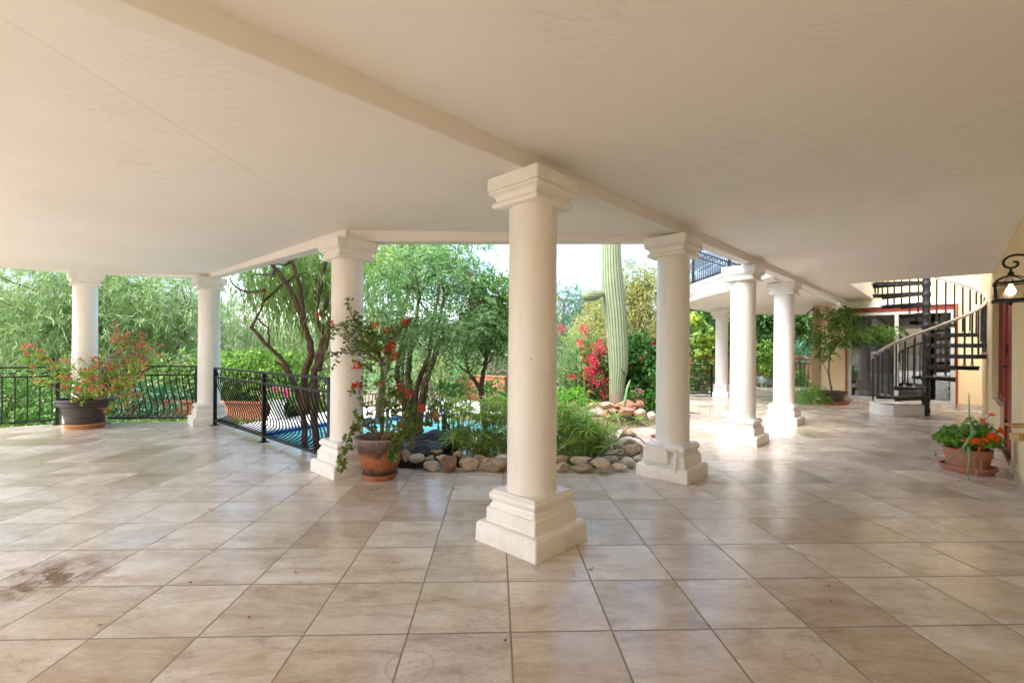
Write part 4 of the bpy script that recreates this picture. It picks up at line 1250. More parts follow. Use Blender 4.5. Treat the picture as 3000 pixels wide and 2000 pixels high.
for tp in ((at(1045, 1240, 3.5), at(1015, 1300, 3.42), at(1000, 1352, 3.45)), (at(1165, 1265, 3.45), at(1160, 1300, 3.4), at(1150, 1330, 3.42))):
    q = smooth_line([bs] + list(tp), 3)
    MB().tube(q, taper(len(q), 0.005, 0.002), 5).put('stem', M['stem'], tB)
    C = np.array([tuple(p) for p in q[3:]] * 3)
    leafy(tB, 'foliage', L['boug'], spray(C, rng.normal(size=C.shape) + np.array([0, 0, -.3]), 5, 0.045, 0.4, 0.042, 0.032, 0.9))
MB().tube(smooth_line([bs, at(1122, 1180, 3.64), at(1117, 1120, 3.63), md]), taper(10, 0.016, 0.009), 8).put('stem', M['stem'], tB)
MB().tube(smooth_line([bs + Vector((.03, 0, 0)), at(1140, 1160, 3.62), at(1130, 1100, 3.62), at(1105, 1040, 3.6)]), taper(10, 0.010, 0.005), 8).put('stem', M['palestem'], tB)
bigf = [at(1148, 1012, 3.54), at(1156, 1044, 3.5), at(1188, 946, 3.6), at(1042, 1127, 3.54), at(1166, 1138, 3.54), at(936, 925, 3.64), at(1195, 1152, 3.49), at(1133, 969, 3.6), at(1145, 1025, 3.53), at(1235, 1197, 3.5), at(1275, 1217, 3.54), at(1098, 955, 3.6), at(1045, 1070, 3.5)]
leafy(tB, 'blossom', L['fcoral'], cat(flower_geo(f1 + f2, 8, 0.016, 0.022), flower_geo(bigf, 40, 0.026, 0.022)))

# --- geranium in the pinkish pot
pC = Vector((3.86, 3.94, 0))
saucer('wide terracotta saucer under the geranium pot', pC, 0.185, 0.052, M['terrapink'])
tC = pot('geranium_pot', 'pinkish terracotta pot of orange geraniums by the oxblood door', 'potted plant', pC + Vector((0, 0, 0.02)), [(0.125, 0.0), (0.132, 0.03), (0.142, 0.105), (0.152, 0.108), (0.157, 0.165), (0.157, 0.175)], M['terrapink'], soil=0.95)
P, D = blob(pC + Vector((0.0, 0, 0.285)), (0.225, 0.20, 0.095), 1000, 0.15, 3, 3)
leafy(tC, 'foliage', L['ger'], round_geo(P, D * 0.5 + np.array([-0.2, -0.45, .6]) + rng.normal(size=P.shape) * 0.5, 0.0185))
P2, D2 = blob(pC + Vector((0.10, 0.02, 0.36)), (0.12, 0.10, 0.09), 170, 0.1, 3, 2)
leafy(tC, 'foliage', L['ger'], round_geo(P2, D2 + np.array([-.2, -.4, .6]) + rng.normal(size=P2.shape) * .4, 0.016))
P2, D2 = blob(pC + Vector((-0.20, -0.02, 0.29)), (0.10, 0.08, 0.05), 90, 0.1, 3, 2)
leafy(tC, 'foliage', L['ger'], round_geo(P2, D2 + np.array([-.2, -.4, .6]) + rng.normal(size=P2.shape) * .4, 0.016))
st = MB()
for i in range(34):
    q = P[rng.integers(len(P))]
    st.tube(curve(pC + Vector((rng.uniform(-.08, .08), rng.uniform(-.08, .08), 0.18)), q, 0.1, 4), 0.004, 5)
st.put('stem', M['greenstem'], tC)
fcs = [(2854, 1290, 3.72, 34), (2907, 1281, 3.74, 34), (2936, 1262, 3.9, 16), (2836, 1290, 3.7, 8), (2873, 1313, 3.68, 6), (2901, 1214, 3.85, 6), (2882, 1233, 3.85, 6), (2816, 1318, 3.7, 7)]
V_geo = []
for px, py, d, n in fcs:
    c = at(px, py, d)
    k = np.array(tuple(c)) + rng.normal(size=(n, 3)) * np.array([0.030, 0.02, 0.016]) * (1 if n > 20 else 0.45)
    V_geo.append(round_geo(k, rng.normal(size=(n, 3)) * 0.5 + np.array([-.3, -.6, .5]), 0.0135))
    MB().tube(curve(pC + Vector((0, 0, 0.2)), c, 0.08, 5), 0.0035, 5).put('flower_stalk', M['greenstem'], tC)
leafy(tC, 'blossom', L['forange'], cat(*V_geo))
for pts, r in (([(2845, 1300, 3.8), (2848, 1260, 3.8), (2840, 1220, 3.82), (2839, 1150, 3.85)], 0.016), ([(2846, 1240, 3.8), (2838, 1222, 3.8), (2820, 1243, 3.78), (2795, 1268, 3.75)], 0.011), ([(2856, 1264, 3.66), (2840, 1285, 3.64), (2815, 1318, 3.62), (2780, 1345, 3.6), (2757, 1370, 3.6)], 0.013), ([(2838, 1310, 3.66), (2840, 1345, 3.62), (2835, 1385, 3.6), (2839, 1408, 3.6)], 0.011), ([(2823, 1315, 3.68), (2818, 1345, 3.66), (2808, 1358, 3.66)], 0.007)):
    q = smooth_line([at(*p) for p in pts], 5)
    MB().tube(q, taper(len(q), r, 0.002), 8).put('blade', L['aloe'], tC)
for pts in ([(2866, 1327, 3.66), (2853, 1345, 3.63), (2856, 1368, 3.63), (2861, 1378, 3.60), (2861, 1398, 3.60)], [(2873, 1345, 3.66), (2875, 1365, 3.65), (2869, 1376, 3.63)]):
    q = smooth_line([at(*p) for p in pts], 4)
    MB().tube(q, 0.004, 6).put('dry_stem', M['palestem'], tC)

# --- brown pot with the small tree before the sliding door
pD = fl(2438, 1182)
pD = Vector((pD.x, pD.y, 0))
dD = pD.y
saucer('terracotta tray of creeping green under the brown pot', pD + Vector((-0.02, -.03, 0)), 0.30, 0.055, M['terra'], sx=1.0, sy=0.75)
tD = pot('tree_pot', 'brown bowl pot with a loose small-leaved tree before the sliding door', 'potted plant', pD + Vector((0, 0, 0.02)), [(0.185, 0.0), (0.20, 0.03), (0.215, 0.14), (0.222, 0.175), (0.252, 0.18), (0.262, 0.20), (0.262, 0.225)], M['brownpot'], sy=0.8)
tk = smooth_line([pD + Vector((0, 0, .2)), at(2435, 1135, dD), at(2428, 1090, dD), at(2432, 1040, dD), at(2445, 1005, dD)], 3)
MB().tube(tk, taper(len(tk), 0.020, 0.011), 8).put('trunk', M['barkgrey'], tD)
brs = [[(2432, 1035, 0), (2420, 1000, .05), (2415, 960, .1), (2412, 900, .1)], [(2432, 1040, 0), (2460, 985, -.1), (2470, 940, -.1)], [(2440, 1010, 0), (2520, 975, -.25), (2600, 965, -.35)], [(2436, 1130, .02), (2420, 1080, .05), (2390, 1020, .1), (2385, 960, .1)], [(2445, 1010, 0), (2480, 960, 0), (2500, 925, .0)]]
for b in brs:
    q = smooth_line([at(x, y, dD + z) for x, y, z in b], 3)
    MB().tube(q, taper(len(q), 0.009, 0.003), 6).put('branch', M['barkgrey'], tD)
G = []
for px, py, dz, rx, rz2, n in ((2400, 975, .1, .22, .42, 70), (2405, 910, .1, .14, .13, 18), (2470, 935, -.05, .24, .24, 120), (2450, 1000, -.05, .16, .18, 45), (2520, 985, -.2, .20, .14, 70), (2585, 970, -.3, .26, .15, 110), (2470, 905, 0, .18, .06, 30), (2420, 1040, 0, .12, .12, 18)):
    P, D = blob(at(px, py, dD + dz), (rx, .22, rz2), n, 0.4, 3, 1.6)
    D = D * 0.5 + rng.normal(size=D.shape) * 0.5
    D[:, 2] *= 0.4
    G.append(spray(P, D, 16, 0.15, 0.8, 0.050, 0.028, 0.5, 'pinnate', 0.25))
leafy(tD, 'foliage', L['mor'], cat(*G))
P, D = blob(pD + Vector((0, -.05, 0.055)), (0.28, .2, .03), 60, 0.1)
leafy(tD, 'ground_cover', L['aspar'], round_geo(P, np.array([0, -.3, 1.]) + rng.normal(size=P.shape) * .4, 0.016))
# bright fern beside it
pE = fl(2375, 1185)
tE = thing('fern_plant', 'bright green fluffy fern spilling over the floor beside the brown pot', 'fern', pE)
G = []
for px, py, rx, rz2, n in ((2355, 1150, .24, .12, 150), (2395, 1165, .20, .10, 110), (2340, 1170, .17, .08, 60), (2385, 1140, .2, .08, 70)):
    P, D = blob(at(px, py, pE.y + .05), (rx, .22, rz2), n, 0.15, 3, 2)
    G.append(spray(P, D + np.array([0, -.2, .35]), 22, 0.12, 0.9, 0.026, 0.007, 0.7, 'pinnate', 0.1))
leafy(tE, 'foliage', L['aspar'], cat(*G))
st = MB()
for i in range(26):
    a = rng.uniform(0, 2 * PI)
    st.tube(smooth_line([pE, pE + Vector((math.cos(a) * .12, math.sin(a) * .10, 0.2)), pE + Vector((math.cos(a) * .26, math.sin(a) * .2, 0.10))]), 0.003, 5)
st.put('stem', M['greenstem'], tE)

# --- cream pot with plumbago behind the column
pF = fl(1905, 1215, -0.10)
tF = pot('plumbago_pot', 'weathered cream pot of pale blue flowers by the cactus rocks', 'potted plant', pF + Vector((0, 0, 0.03)), [(0.135, 0.0), (0.145, 0.03), (0.165, 0.20), (0.172, 0.205), (0.185, 0.21), (0.190, 0.29), (0.186, 0.30)], M['creampot'])
saucer('grey saucer under the weathered cream pot', pF, 0.20, 0.04, M['creampot'])
G = []
for dx, dz, r, n in ((0.05, .40, .22, 130), (0.30, .22, .16, 80), (0.12, .25, .17, 70), (.36, .08, .10, 40)):
    P, D = blob(pF + Vector((dx, -.03, dz)), (r, r * .8, r * .8), n, 0.2, 3, 2)
    G.append(spray(P, D + np.array([0, 0, -.2]), 7, 0.09, 0.5, 0.040, 0.018, 0.7))
leafy(tF, 'foliage', L['citrus'], cat(*G))
leafy(tF, 'blossom', L['fblue'], flower_geo([pF + Vector(v) for v in ((-.03, -.2, .36), (.05, -.22, .30), (.02, -.2, .24), (.12, -.2, .40))], 16, 0.03, 0.022))
# --- blue glazed pot far off
pG = fl(2238, 1133)
tG = pot('citrus_pot', 'blue glazed pot of yellow-green citrus on the far porch', 'potted plant', pG + Vector((0, 0, 0.04)), [(0.13, 0.0), (0.19, 0.05), (0.225, 0.13), (0.215, 0.21), (0.19, 0.26), (0.20, 0.28)], M['bluepot'])
saucer('glazed saucer under the blue pot', pG, 0.19, 0.045, M['bluepot'])
G = []
for dx, dz, r, n in ((0.10, .62, .26, 90), (-.1, .85, .3, 90), (.2, .45, .18, 50), (.05, 1.05, .3, 60), (.0, .25, .12, 25)):
    P, D = blob(pG + Vector((dx, -.1, dz)), (r, r * .8, r * .8), n, 0.3, 3, 2)
    G.append(spray(P, D, 7, 0.16, 0.5, 0.085, 0.045, 0.7))
leafy(tG, 'foliage', L['citrus'], cat(*G))
MB().tube(curve(pG + Vector((0, 0, .3)), pG + Vector((0, -.05, 1.1)), 0.08), taper(6, .02, .008), 7).put('trunk', M['barkgrey'], tG)
fr_ = MB()
for v in ((-.12, -.3, .38), (.12, -.32, .34)):
    fr_.lathe([(0, -.028), (.02, -.02), (.028, 0), (.02, .02), (0, .028)], pG + Vector(v), 12)
fr_.put('fruit', M['orange'], tG)

# small things on the floor
cap = fl(2736, 1334)
t = thing('metal_cap', 'small grey metal cap lying alone on the floor tiles', 'cap', cap)
MB().lathe([(0.018, 0.0), (0.020, 0.012), (0.020, 0.026), (0.016, 0.030), (0.0, 0.030)], cap, 20).put('cap', M['metal'], t)
for i, (px, py) in enumerate(((1230, 1400), (1330, 1433), (1294, 1402), (1729, 1668), (1737, 1664), (1682, 1680), (2429, 1717), (601, 1442), (845, 1372), (557, 1706), (728, 1808), (295, 1830), (866, 1675), (1479, 1875), (2437, 1762), (1200, 1440), (2813, 1410), (270, 1253))):
    q = fl(px, py, 0.003)
    o = MB()
    a = rng.uniform(0, 6)
    c, s_ = math.cos(a) * 0.010, math.sin(a) * 0.010
    o.add([q + Vector((c, s_, 0.004)), q + Vector((-s_, c, 0.0)) * 0.6 + q * 0 + q * 0.0 if False else q + Vector((-s_ * .6, c * .6, 0)), q + Vector((-c, -s_, 0.005)), q + Vector((s_ * .6, -c * .6, 0.0))], [(0, 1, 2), (0, 2, 3)])
    o = o.put('dried_petal', M['petal'], smooth=0)
    tag(o, 'tiny dried petal lying on the floor tiles', 'petal', 'dried petals on the floor tiles', 'thing')
for i, (px, py) in enumerate(((1110, 1431), (1088, 1434))):
    q = fl(px, py, 0.004)
    o = MB().add([q + Vector((.022, .004, .004)), q + Vector((0, .011, .0)), q + Vector((-.022, -.003, .005)), q + Vector((0, -.010, .0))], [(0, 1, 2), (0, 2, 3)]).put('green_leaf', L['boug'], smooth=0)
    tag(o, 'small green leaf fallen on the tiles before the clay pot', 'leaf', 'fallen leaves before the clay pot', 'thing')
# ================================================================ rocks
def rock_mat(name, c1, c2, c3):
    m, nt, b = new_mat(name)
    v = tc(nt)
    mp = nt.nodes.new('ShaderNodeMapping')
    mp.inputs['Scale'].default_value = (1, 1, 2.2)
    mp.inputs['Rotation'].default_value = (0.3, 0.2, 0)
    nt.links.new(v, mp.inputs['Vector'])
    n = nz(nt, mp.outputs[0], 9, 8, 0.72, 0.6)
    r = ramp(nt, [(0.28, c3), (0.45, c1), (0.62, c2), (0.78, tuple(min(1, x * 1.25) for x in c2))])
    nt.links.new(n.outputs['Fac'], r.inputs['Fac'])
    nt.links.new(r.outputs['Color'], b.inputs['Base Color'])
    b.inputs['Roughness'].default_value = 0.88
    n2 = nz(nt, mp.outputs[0], 24, 7, 0.75, 0.4)
    bump(nt, b, n2.outputs['Fac'], 0.9, 0.018)
    return m
RM = {'tan': rock_mat('tan_rock', (0.432, 0.324, 0.216), (0.552, 0.432, 0.300), (0.180, 0.120, 0.072)),
      'grey': rock_mat('grey_rock', (0.437, 0.391, 0.333), (0.575, 0.540, 0.483), (0.172, 0.138, 0.103)),
      'brown': rock_mat('red_brown_rock', (0.22, 0.12, 0.08), (0.33, 0.20, 0.14), (0.09, 0.05, 0.035)),
      'dark': rock_mat('mottled_brown_rock', (0.288, 0.216, 0.132), (0.432, 0.336, 0.228), (0.084, 0.060, 0.036)),
      'pink': rock_mat('pink_rock', (0.42, 0.24, 0.17), (0.52, 0.36, 0.27), (0.22, 0.11, 0.07)),
      'red': rock_mat('reddish_rock', (0.36, 0.16, 0.10), (0.46, 0.26, 0.18), (0.17, 0.07, 0.045)),
      'pale': rock_mat('pale_rock', (0.550, 0.473, 0.385), (0.638, 0.572, 0.484), (0.308, 0.231, 0.165))}
import bmesh
def rock(label, x0, x1, y0, y1, d, mat, sharp=0.5, tilt=0.0, depth=0.8, group='rocks edging the pond'):
    """box in photo pixels and a distance: gives the place and size of the stone"""
    c = at((x0 + x1) / 2, (y0 + y1) / 2, d)
    w = (x1 - x0) / FPX * d / 2 * 1.04
    h = (y1 - y0) / FPX * d / 2 * 1.06
    bm = bmesh.new()
    bmesh.ops.create_icosphere(bm, subdivisions=4, radius=1.0)
    sd = Vector(rng.uniform(-50, 50, 3))
    planes = [(Vector(unit(rng.normal(size=3))), rng.uniform(0.52, 0.86)) for _ in range(int(8 + 6 * sharp))]
    for v in bm.verts:
        p = v.co.copy()
        p *= 1 + 0.16 * noise.noise(p * 1.1 + sd)
        for n, k in planes:
            e = p.dot(n) - k
            if e > 0:
                p -= n * e * (0.72 + 0.26 * sharp)
        q = p * (1 + 0.05 * noise.noise(p * 3.3 + sd) + 0.022 * noise.noise(p * 9 + sd))
        v.co = q
    me_ = max(max(abs(v.co.x) for v in bm.verts), 0.1)
    mz = max(max(abs(v.co.z) for v in bm.verts), 0.1)
    my = max(max(abs(v.co.y) for v in bm.verts), 0.1)
    ct, st_ = math.cos(tilt), math.sin(tilt)
    for v in bm.verts:
        x, y, z = v.co.x / me_ * w, v.co.y / my * min(w, h * 1.8) * depth, v.co.z / mz * h
        v.co = (x * ct - z * st_, y, x * st_ + z * ct)
    me = bpy.data.meshes.new('rock')
    bm.to_mesh(me)
    bm.free()
    me.polygons.foreach_set('use_smooth', [True] * len(me.polygons))
    me.set_sharp_from_angle(angle=math.radians(32))
    me.materials.append(RM[mat])
    o = link(bpy.data.objects.new('rock', me))
    o.location = c
    return tag(o, label, 'rock', group, 'thing')

def zoomA(x, y):
    return 1150 + x * .15945, 1200 + y * .15945
def zoomB(x, y):
    return 1620 + x * .2168, 1080 + y * .2168
def rk(z, label, x0, x1, y0, y1, d, mat, sharp=0.5, tilt=0.0, **k):
    a, b = z(x0, y0)
    c, e = z(x1, y1)
    rock(label, a, c, b, e, d, mat, sharp, tilt, **k)

for a in [
    (zoomA, 'grey-white oval rock on the floor beside the black pond tub', 565, 890, 945, 1125, 3.845, 'grey', 0.3),
    (zoomA, 'red-brown angular block of rock between two pale rounded ones', 868, 1240, 850, 1145, 3.815, 'brown', 1.0),
    (zoomA, 'big smooth tan rock beside the red-brown block', 1212, 1592, 882, 1133, 3.845, 'tan', 0.35),
    (zoomA, 'largest mottled brown rock of the pond edge, partly behind the front column', 1582, 2190, 878, 1142, 3.845, 'dark', 0.5),
    (zoomA, 'tan rock half hidden behind the mossy clay pot', 165, 335, 715, 965, 3.945, 'tan', 0.3),
    (zoomA, 'pale wedge rock lying on the black pond tub', 298, 592, 795, 972, 3.925, 'pale', 0.6),
    (zoomA, 'small round tan rock on top of the grey-white oval one', 582, 772, 836, 965, 3.925, 'tan', 0.2),
    (zoomA, 'slanting slab of rock under the black tub of water plants', 596, 930, 725, 865, 4.085, 'tan', 0.5, 0.22),
    (zoomA, 'pale rock behind the red-brown block', 776, 1075, 812, 962, 4.005, 'pale', 0.5),
    (zoomA, 'small upright tan rock standing on the red-brown block', 1106, 1280, 764, 880, 4.005, 'tan', 0.6),
    (zoomA, 'grey low rock above the gap between the block and the tan rock', 1236, 1490, 810, 930, 4.045, 'grey', 0.5),
    (zoomA, 'round speckled rock behind the big smooth tan rock', 1472, 1752, 798, 995, 3.985, 'tan', 0.35),
    (zoomA, 'small orange rock above the largest mottled rock', 1742, 1855, 838, 905, 4.065, 'red', 0.3),
    (zoomA, 'pale flat rock resting on the largest mottled rock', 1852, 2170, 822, 965, 3.965, 'pale', 0.5),
    (zoomB, 'tan rock on the floor just past the front column', 20, 228, 1262, 1392, 3.82, 'tan', 0.4),
    (zoomB, 'long flat striped rock on the floor under another flat rock', 228, 575, 1283, 1397, 3.82, 'dark', 0.5),
    (zoomB, 'big leaning tan rock at the bend of the pond edge', 505, 800, 1208, 1382, 3.80, 'tan', 0.5, -0.35),
    (zoomB, 'small flat angular rock at the outer bend of the pond edge', 792, 1010, 1262, 1368, 3.86, 'pale', 0.8),
    (zoomB, 'rounded pale rock beside the electric box column', 892, 1115, 1186, 1328, 3.98, 'pale', 0.45),
    (zoomB, 'pale rock tucked behind the electric box', 1080, 1215, 1172, 1268, 4.10, 'pale', 0.4),
    (zoomB, 'reddish grey rock right beside the front column, on top', 20, 238, 1168, 1278, 3.93, 'pink', 0.4),
    (zoomB, 'long pale flat rock on top of the striped one', 232, 545, 1183, 1292, 3.93, 'pale', 0.5),
    (zoomB, 'grey striated rock with the black hose running over it', 640, 865, 1140, 1285, 3.98, 'grey', 0.6),
    (zoomB, 'pale grey rock behind the striated one', 735, 990, 1078, 1205, 4.15, 'pale', 0.5),
    (zoomB, 'egg-shaped tan rock inside the loop of black hose', 958, 1122, 998, 1168, 4.22, 'tan', 0.2),
    (zoomB, 'greenish grey boulder touched by papyrus leaves', 815, 965, 1012, 1115, 4.35, 'grey', 0.2),
    (zoomB, 'tan slab behind the egg-shaped rock', 1055, 1235, 992, 1125, 4.40, 'tan', 0.6),
    (zoomB, 'flat pale boulder under the hose loop', 855, 1140, 918, 1035, 4.62, 'pale', 0.5),
    (zoomB, 'large smooth tan boulder at the far end of the pond', 880, 1125, 785, 955, 5.0, 'tan', 0.25),
    (zoomB, 'whitish boulder hidden in the papyrus', 760, 870, 860, 985, 4.8, 'pale', 0.3),
    (zoomB, 'thin reddish stone lying on the flagstones', 1320, 1430, 880, 935, 4.75, 'red', 0.3)]:
    rk(*a)
GC = 'rocks around the cactus bed'
for a in [
    (zoomB, 'pale pink flat rock at the near end of the cactus bed', 330, 520, 500, 610, 6.75, 'pink', 0.4),
    (zoomB, 'long pale slab at the foot of the cactus', 610, 865, 442, 550, 6.85, 'pink', 0.5, 0.08),
    (zoomB, 'long dark red slab leaning at the cactus foot', 842, 1140, 425, 552, 6.85, 'red', 0.7, 0.2),
    (zoomB, 'rounded red rock next to the cream pot', 1108, 1245, 422, 530, 6.85, 'red', 0.3),
    (zoomB, 'big round pale rock under the slabs of the cactus bed', 482, 685, 520, 675, 6.68, 'pale', 0.25),
    (zoomB, 'purplish flat rock between round rocks under the cactus', 722, 890, 532, 625, 6.72, 'brown', 0.5),
    (zoomB, 'broad speckled red rock under the dark red slab', 858, 1105, 520, 645, 6.7, 'red', 0.4),
    (zoomB, 'speckled grey-pink rock below the rounded red one', 1085, 1255, 538, 645, 6.68, 'pink', 0.4),
    (zoomB, 'small red stone wedged under the purplish rock', 660, 775, 582, 660, 6.62, 'red', 0.3),
    (zoomB, 'small tan stone wedged under the dark red slab', 1045, 1125, 486, 545, 6.78, 'tan', 0.3),
    (zoomB, 'pale rock behind the flat pink one of the cactus bed', 490, 605, 445, 530, 6.95, 'pink', 0.4),
    (zoomB, 'flat orange stone on the paving before the cactus', 688, 845, 630, 695, 6.5, 'red', 0.5),
    (zoomB, 'orange low stone beside the big round pale rock', 530, 700, 655, 710, 6.5, 'red', 0.4),
    (zoomB, 'blocky pale stone below the cream pot', 1262, 1400, 575, 690, 6.55, 'pale', 0.8)]:
    rk(*a, group=GC)

# ================================================================ pond
pt = thing('pond_tub', 'black plastic pond tub and liner edge behind the clay pot', 'pond liner', (-0.8, 4.0, 0))
lb = MB()
lb.box((-0.86, 3.97, 0.036), (0.42, 0.09, 0.075), 0.02)
lb.put('tub_edge', M['liner'], pt, bevel=0.012)
c = at(1232, 1318, 4.25)
MB().lathe([(0.20, -0.16), (0.23, 0.0), (0.245, 0.0), (0.245, 0.02), (0.222, 0.02), (0.21, -0.02), (0, -0.03)], c, 36, 1.0, 0.6).put('plant_tub', M['liner'], pt)
P, D = blob(c + Vector((0, 0, 0.03)), (0.22, 0.12, 0.04), 130, 0.1)
leafy(pt, 'foliage', L['aspar'], round_geo(P, np.array([0, -.4, .8]) + rng.normal(size=P.shape) * .4, 0.014))
wf_ = thing('waterfall_shell', 'black moulded waterfall shell stepping down behind the clay pot', 'waterfall', at(1240, 1290, 4.4))
for (px, py, d, w, h, dp, tl) in ((1205, 1300, 4.3, .30, .05, .30, .10), (1245, 1285, 4.5, .34, .06, .30, -.12), (1290, 1268, 4.7, .30, .07, .3, .2)):
    bm = bmesh.new()
    bmesh.ops.create_grid(bm, x_segments=28, y_segments=20, size=1)
    sd = Vector(rng.uniform(-9, 9, 3))
    cc = at(px, py, d)
    for v in bm.verts:
        x, y = v.co.x, v.co.y
        z = 0.5 * noise.noise(Vector((x * 1.6, y * 1.6, 0)) + sd) + 0.25 * round(2.2 * noise.noise(Vector((x, y * 1.2, 3)) + sd)) - 0.9 * max(0, x * x + y * y - 0.75)
        v.co = (cc.x + x * w, cc.y + y * dp, cc.z + z * h * 1.6 + tl * x * .3)
    mb = MB()
    bm.verts.ensure_lookup_table()
    mb.add([v.co for v in bm.verts], [[v.index for v in f.verts] for f in bm.faces])
    bm.free()
    mb.put('shell', M['liner'], wf_, smooth=50)
pond = [(-0.98, 4.0), (0.78, 4.02), (1.0, 4.2), (1.25, 4.75), (1.15, 5.3), (0.4, 5.35), (-0.5, 5.0), (-1.0, 4.4)]
def water_mat(name, col, rough=0.05):
    m, nt, b = new_mat(name)
    b.inputs['Base Color'].default_value = (*col, 1)
    b.inputs['Roughness'].default_value = rough
    n = nz(nt, tc(nt), 5, 3)
    bump(nt, b, n.outputs['Fac'], 0.12, 0.02)
    return m
M['pondw'] = water_mat('dark_pond_water', (0.02, 0.022, 0.015))
o = MB().prism(pond, -0.6, -0.045).put('water', M['pondw'], smooth=0)
tag(o, 'dark pond water between the papyrus stems', 'water', kind='structure')
bank = MB()
for i in range(len(pond)):
    a, b = Vector((*pond[i], 0)), Vector((*pond[(i + 1) % len(pond)], 0))
    pass
hs = thing('garden_hose', 'black hose looping over the pond rocks to the electric box', 'hose', at(1840, 1300, 4.1))
q = [at(*zoomB(x, y), d) for x, y, d in ((1175, 1130, 3.75), (1100, 1165, 3.85), (980, 1172, 3.92), (860, 1155, 3.95), (700, 1165, 3.9), (540, 1215, 3.85), (440, 1250, 3.9))]
MB().tube(smooth_line(q, 5), 0.007, 6).put('hose', M['rubber'], hs)
q = [at(*zoomB(x, y), d) for x, y, d in ((1240, 1010, 4.0), (1160, 935, 4.2), (1020, 900, 4.4), (900, 930, 4.4), (825, 1010, 4.25), (830, 1070, 4.15), (870, 1115, 4.1), (930, 1110, 4.0))]
MB().tube(smooth_line(q, 5), 0.006, 6).put('hose', M['rubber'], hs)
q = [at(x, y, d) for x, y, d in ((2024, 1212, 8.3), (2060, 1220, 8.0), (2095, 1229, 7.7), (2112, 1234, 7.5))]
MB().tube([fl(p[0], p[1], -0.10) for p in ((2015, 1206), (2050, 1213), (2080, 1221), (2112, 1231))], 0.012, 6).put('drip_line', M['rubber'], hs)

# papyrus: stems with umbrella heads
def papyrus(label, stems, group='papyrus in the pond'):
    """stems: (base, head) pairs"""
    b0 = sum((Vector(b) for b, h in stems), Vector()) / len(stems)
    t = thing('papyrus_plant', label, 'papyrus', (b0.x, b0.y, 0), 0, group)
    st = MB()
    P, D = [], []
    for b, h in stems:
        b, h = Vector(b), Vector(h)
        pts = [b, b.lerp(h, 0.5) + Vector((0, 0, 0.04)), h]
        q = smooth_line(pts, 3)
        st.tube(q, 0.0038, 4)
        k = rng.integers(13, 20)
        for j in range(k):
            a = 2 * PI * j / k + rng.uniform(-.2, .2)
            P.append(tuple(h))
            D.append((math.cos(a), math.sin(a), rng.uniform(0.0, 0.95)))
    st.put('stem', M['greenstem'], t)
    P, D = np.array(P), unit(np.array(D))
    n = len(P)
    Lh = rng.uniform(0.11, 0.20, n)
    S = unit(np.cross(D, np.array([0, 0, 1.0]) + rng.normal(size=(n, 3)) * .3))
    drop = rng.uniform(0.15, 0.60, n)
    rows = []
    for tt, w in ((0, .3), (.35, 1), (.7, .8), (1.0, .08)):
        c = P + D * (Lh * tt)[:, None]
        c[:, 2] -= drop * Lh * tt * tt
        rows += [c + S * (0.0070 * w), c - S * (0.0070 * w)]
    V = np.stack(rows, 1).reshape(-1, 3)
    base = (np.arange(n) * 8)[:, None]
    F = np.concatenate([base + np.array(f) for f in ((0, 2, 3, 1), (2, 4, 5, 3), (4, 6, 7, 5))])
    np_mesh('foliage', V, F, L['papyrus'], t)
def pstems(n, x0, x1, yb, yh0, yh1, d0, d1, zb=-0.04):
    out = []
    for _ in range(n):
        d = rng.uniform(d0, d1)
        px = rng.uniform(x0, x1)
        h = at(px, rng.uniform(yh0, yh1) - 0, d)
        b = Vector((h.x * 0.93 + rng.normal() * 0.05, h.y + rng.normal() * 0.05, zb))
        out.append((b, h))
    return out
papyrus('tall papyrus clump between the waterfall shell and the front column, nearer the shell', pstems(42, 1320, 1405, 0, 1165, 1320, 4.1, 4.6))
papyrus('tall papyrus clump between the waterfall shell and the front column, nearer the column', pstems(58, 1395, 1500, 0, 1165, 1330, 4.1, 4.6))
papyrus('papyrus hidden partly behind the front column', pstems(40, 1490, 1640, 0, 1190, 1320, 4.1, 4.6))
papyrus('low papyrus clump just past the front column', pstems(58, 1640, 1725, 0, 1190, 1335, 4.0, 4.6))
papyrus('papyrus clump by the hose loop with long leaning stems', pstems(42, 1715, 1790, 0, 1225, 1335, 4.1, 4.6) + [(at(1795, 1310, 4.3), at(1872, 1232, 4.3)), (at(1785, 1300, 4.3), at(1825, 1245, 4.4)), (at(1760, 1290, 4.4), at(1806, 1222, 4.5)), (at(1752, 1235, 4.9), at(1740, 1180, 5.0))])

# ================================================================ swimming pool
ZD = -0.20
far_e = [(-3.62, 6.35), (-3.42, 6.75), (-2.97, 7.53), (-2.1, 8.2), (-1.27, 8.62), (-.3, 8.62), (.35, 8.2), (.55, 7.6)]
near_e = [(.3, 6.95), (-.4, 6.25), (-1.2, 5.75), (-1.9, 5.50), (-2.5, 5.50), (-3.1, 5.75), (-3.5, 6.05)]
oc = [Vector((x, y, 0)) for x, y in far_e + near_e]
ring_ = smooth_line(oc + [oc[0]], 4)[:-1]
cen = sum(ring_, Vector()) / len(ring_)
nn = len(ring_)
pool = thing('swimming_pool', 'kidney-shaped pool with deep blue tile band and white coping', 'swimming pool', (cen.x, cen.y, ZD))
def loopstrip(rings, name, mat, par, close=False):
    b = MB()
    vs = [p for r in rings for p in r]
    fs = [(k * nn + i, k * nn + (i + 1) % nn, (k + 1) * nn + (i + 1) % nn, (k + 1) * nn + i) for k in range(len(rings) - 1) for i in range(nn)]
    if close:
        fs.append(tuple((len(rings) - 1) * nn + i for i in range(nn)))
    return b.add(vs, fs).put(name, mat, par, smooth=40)
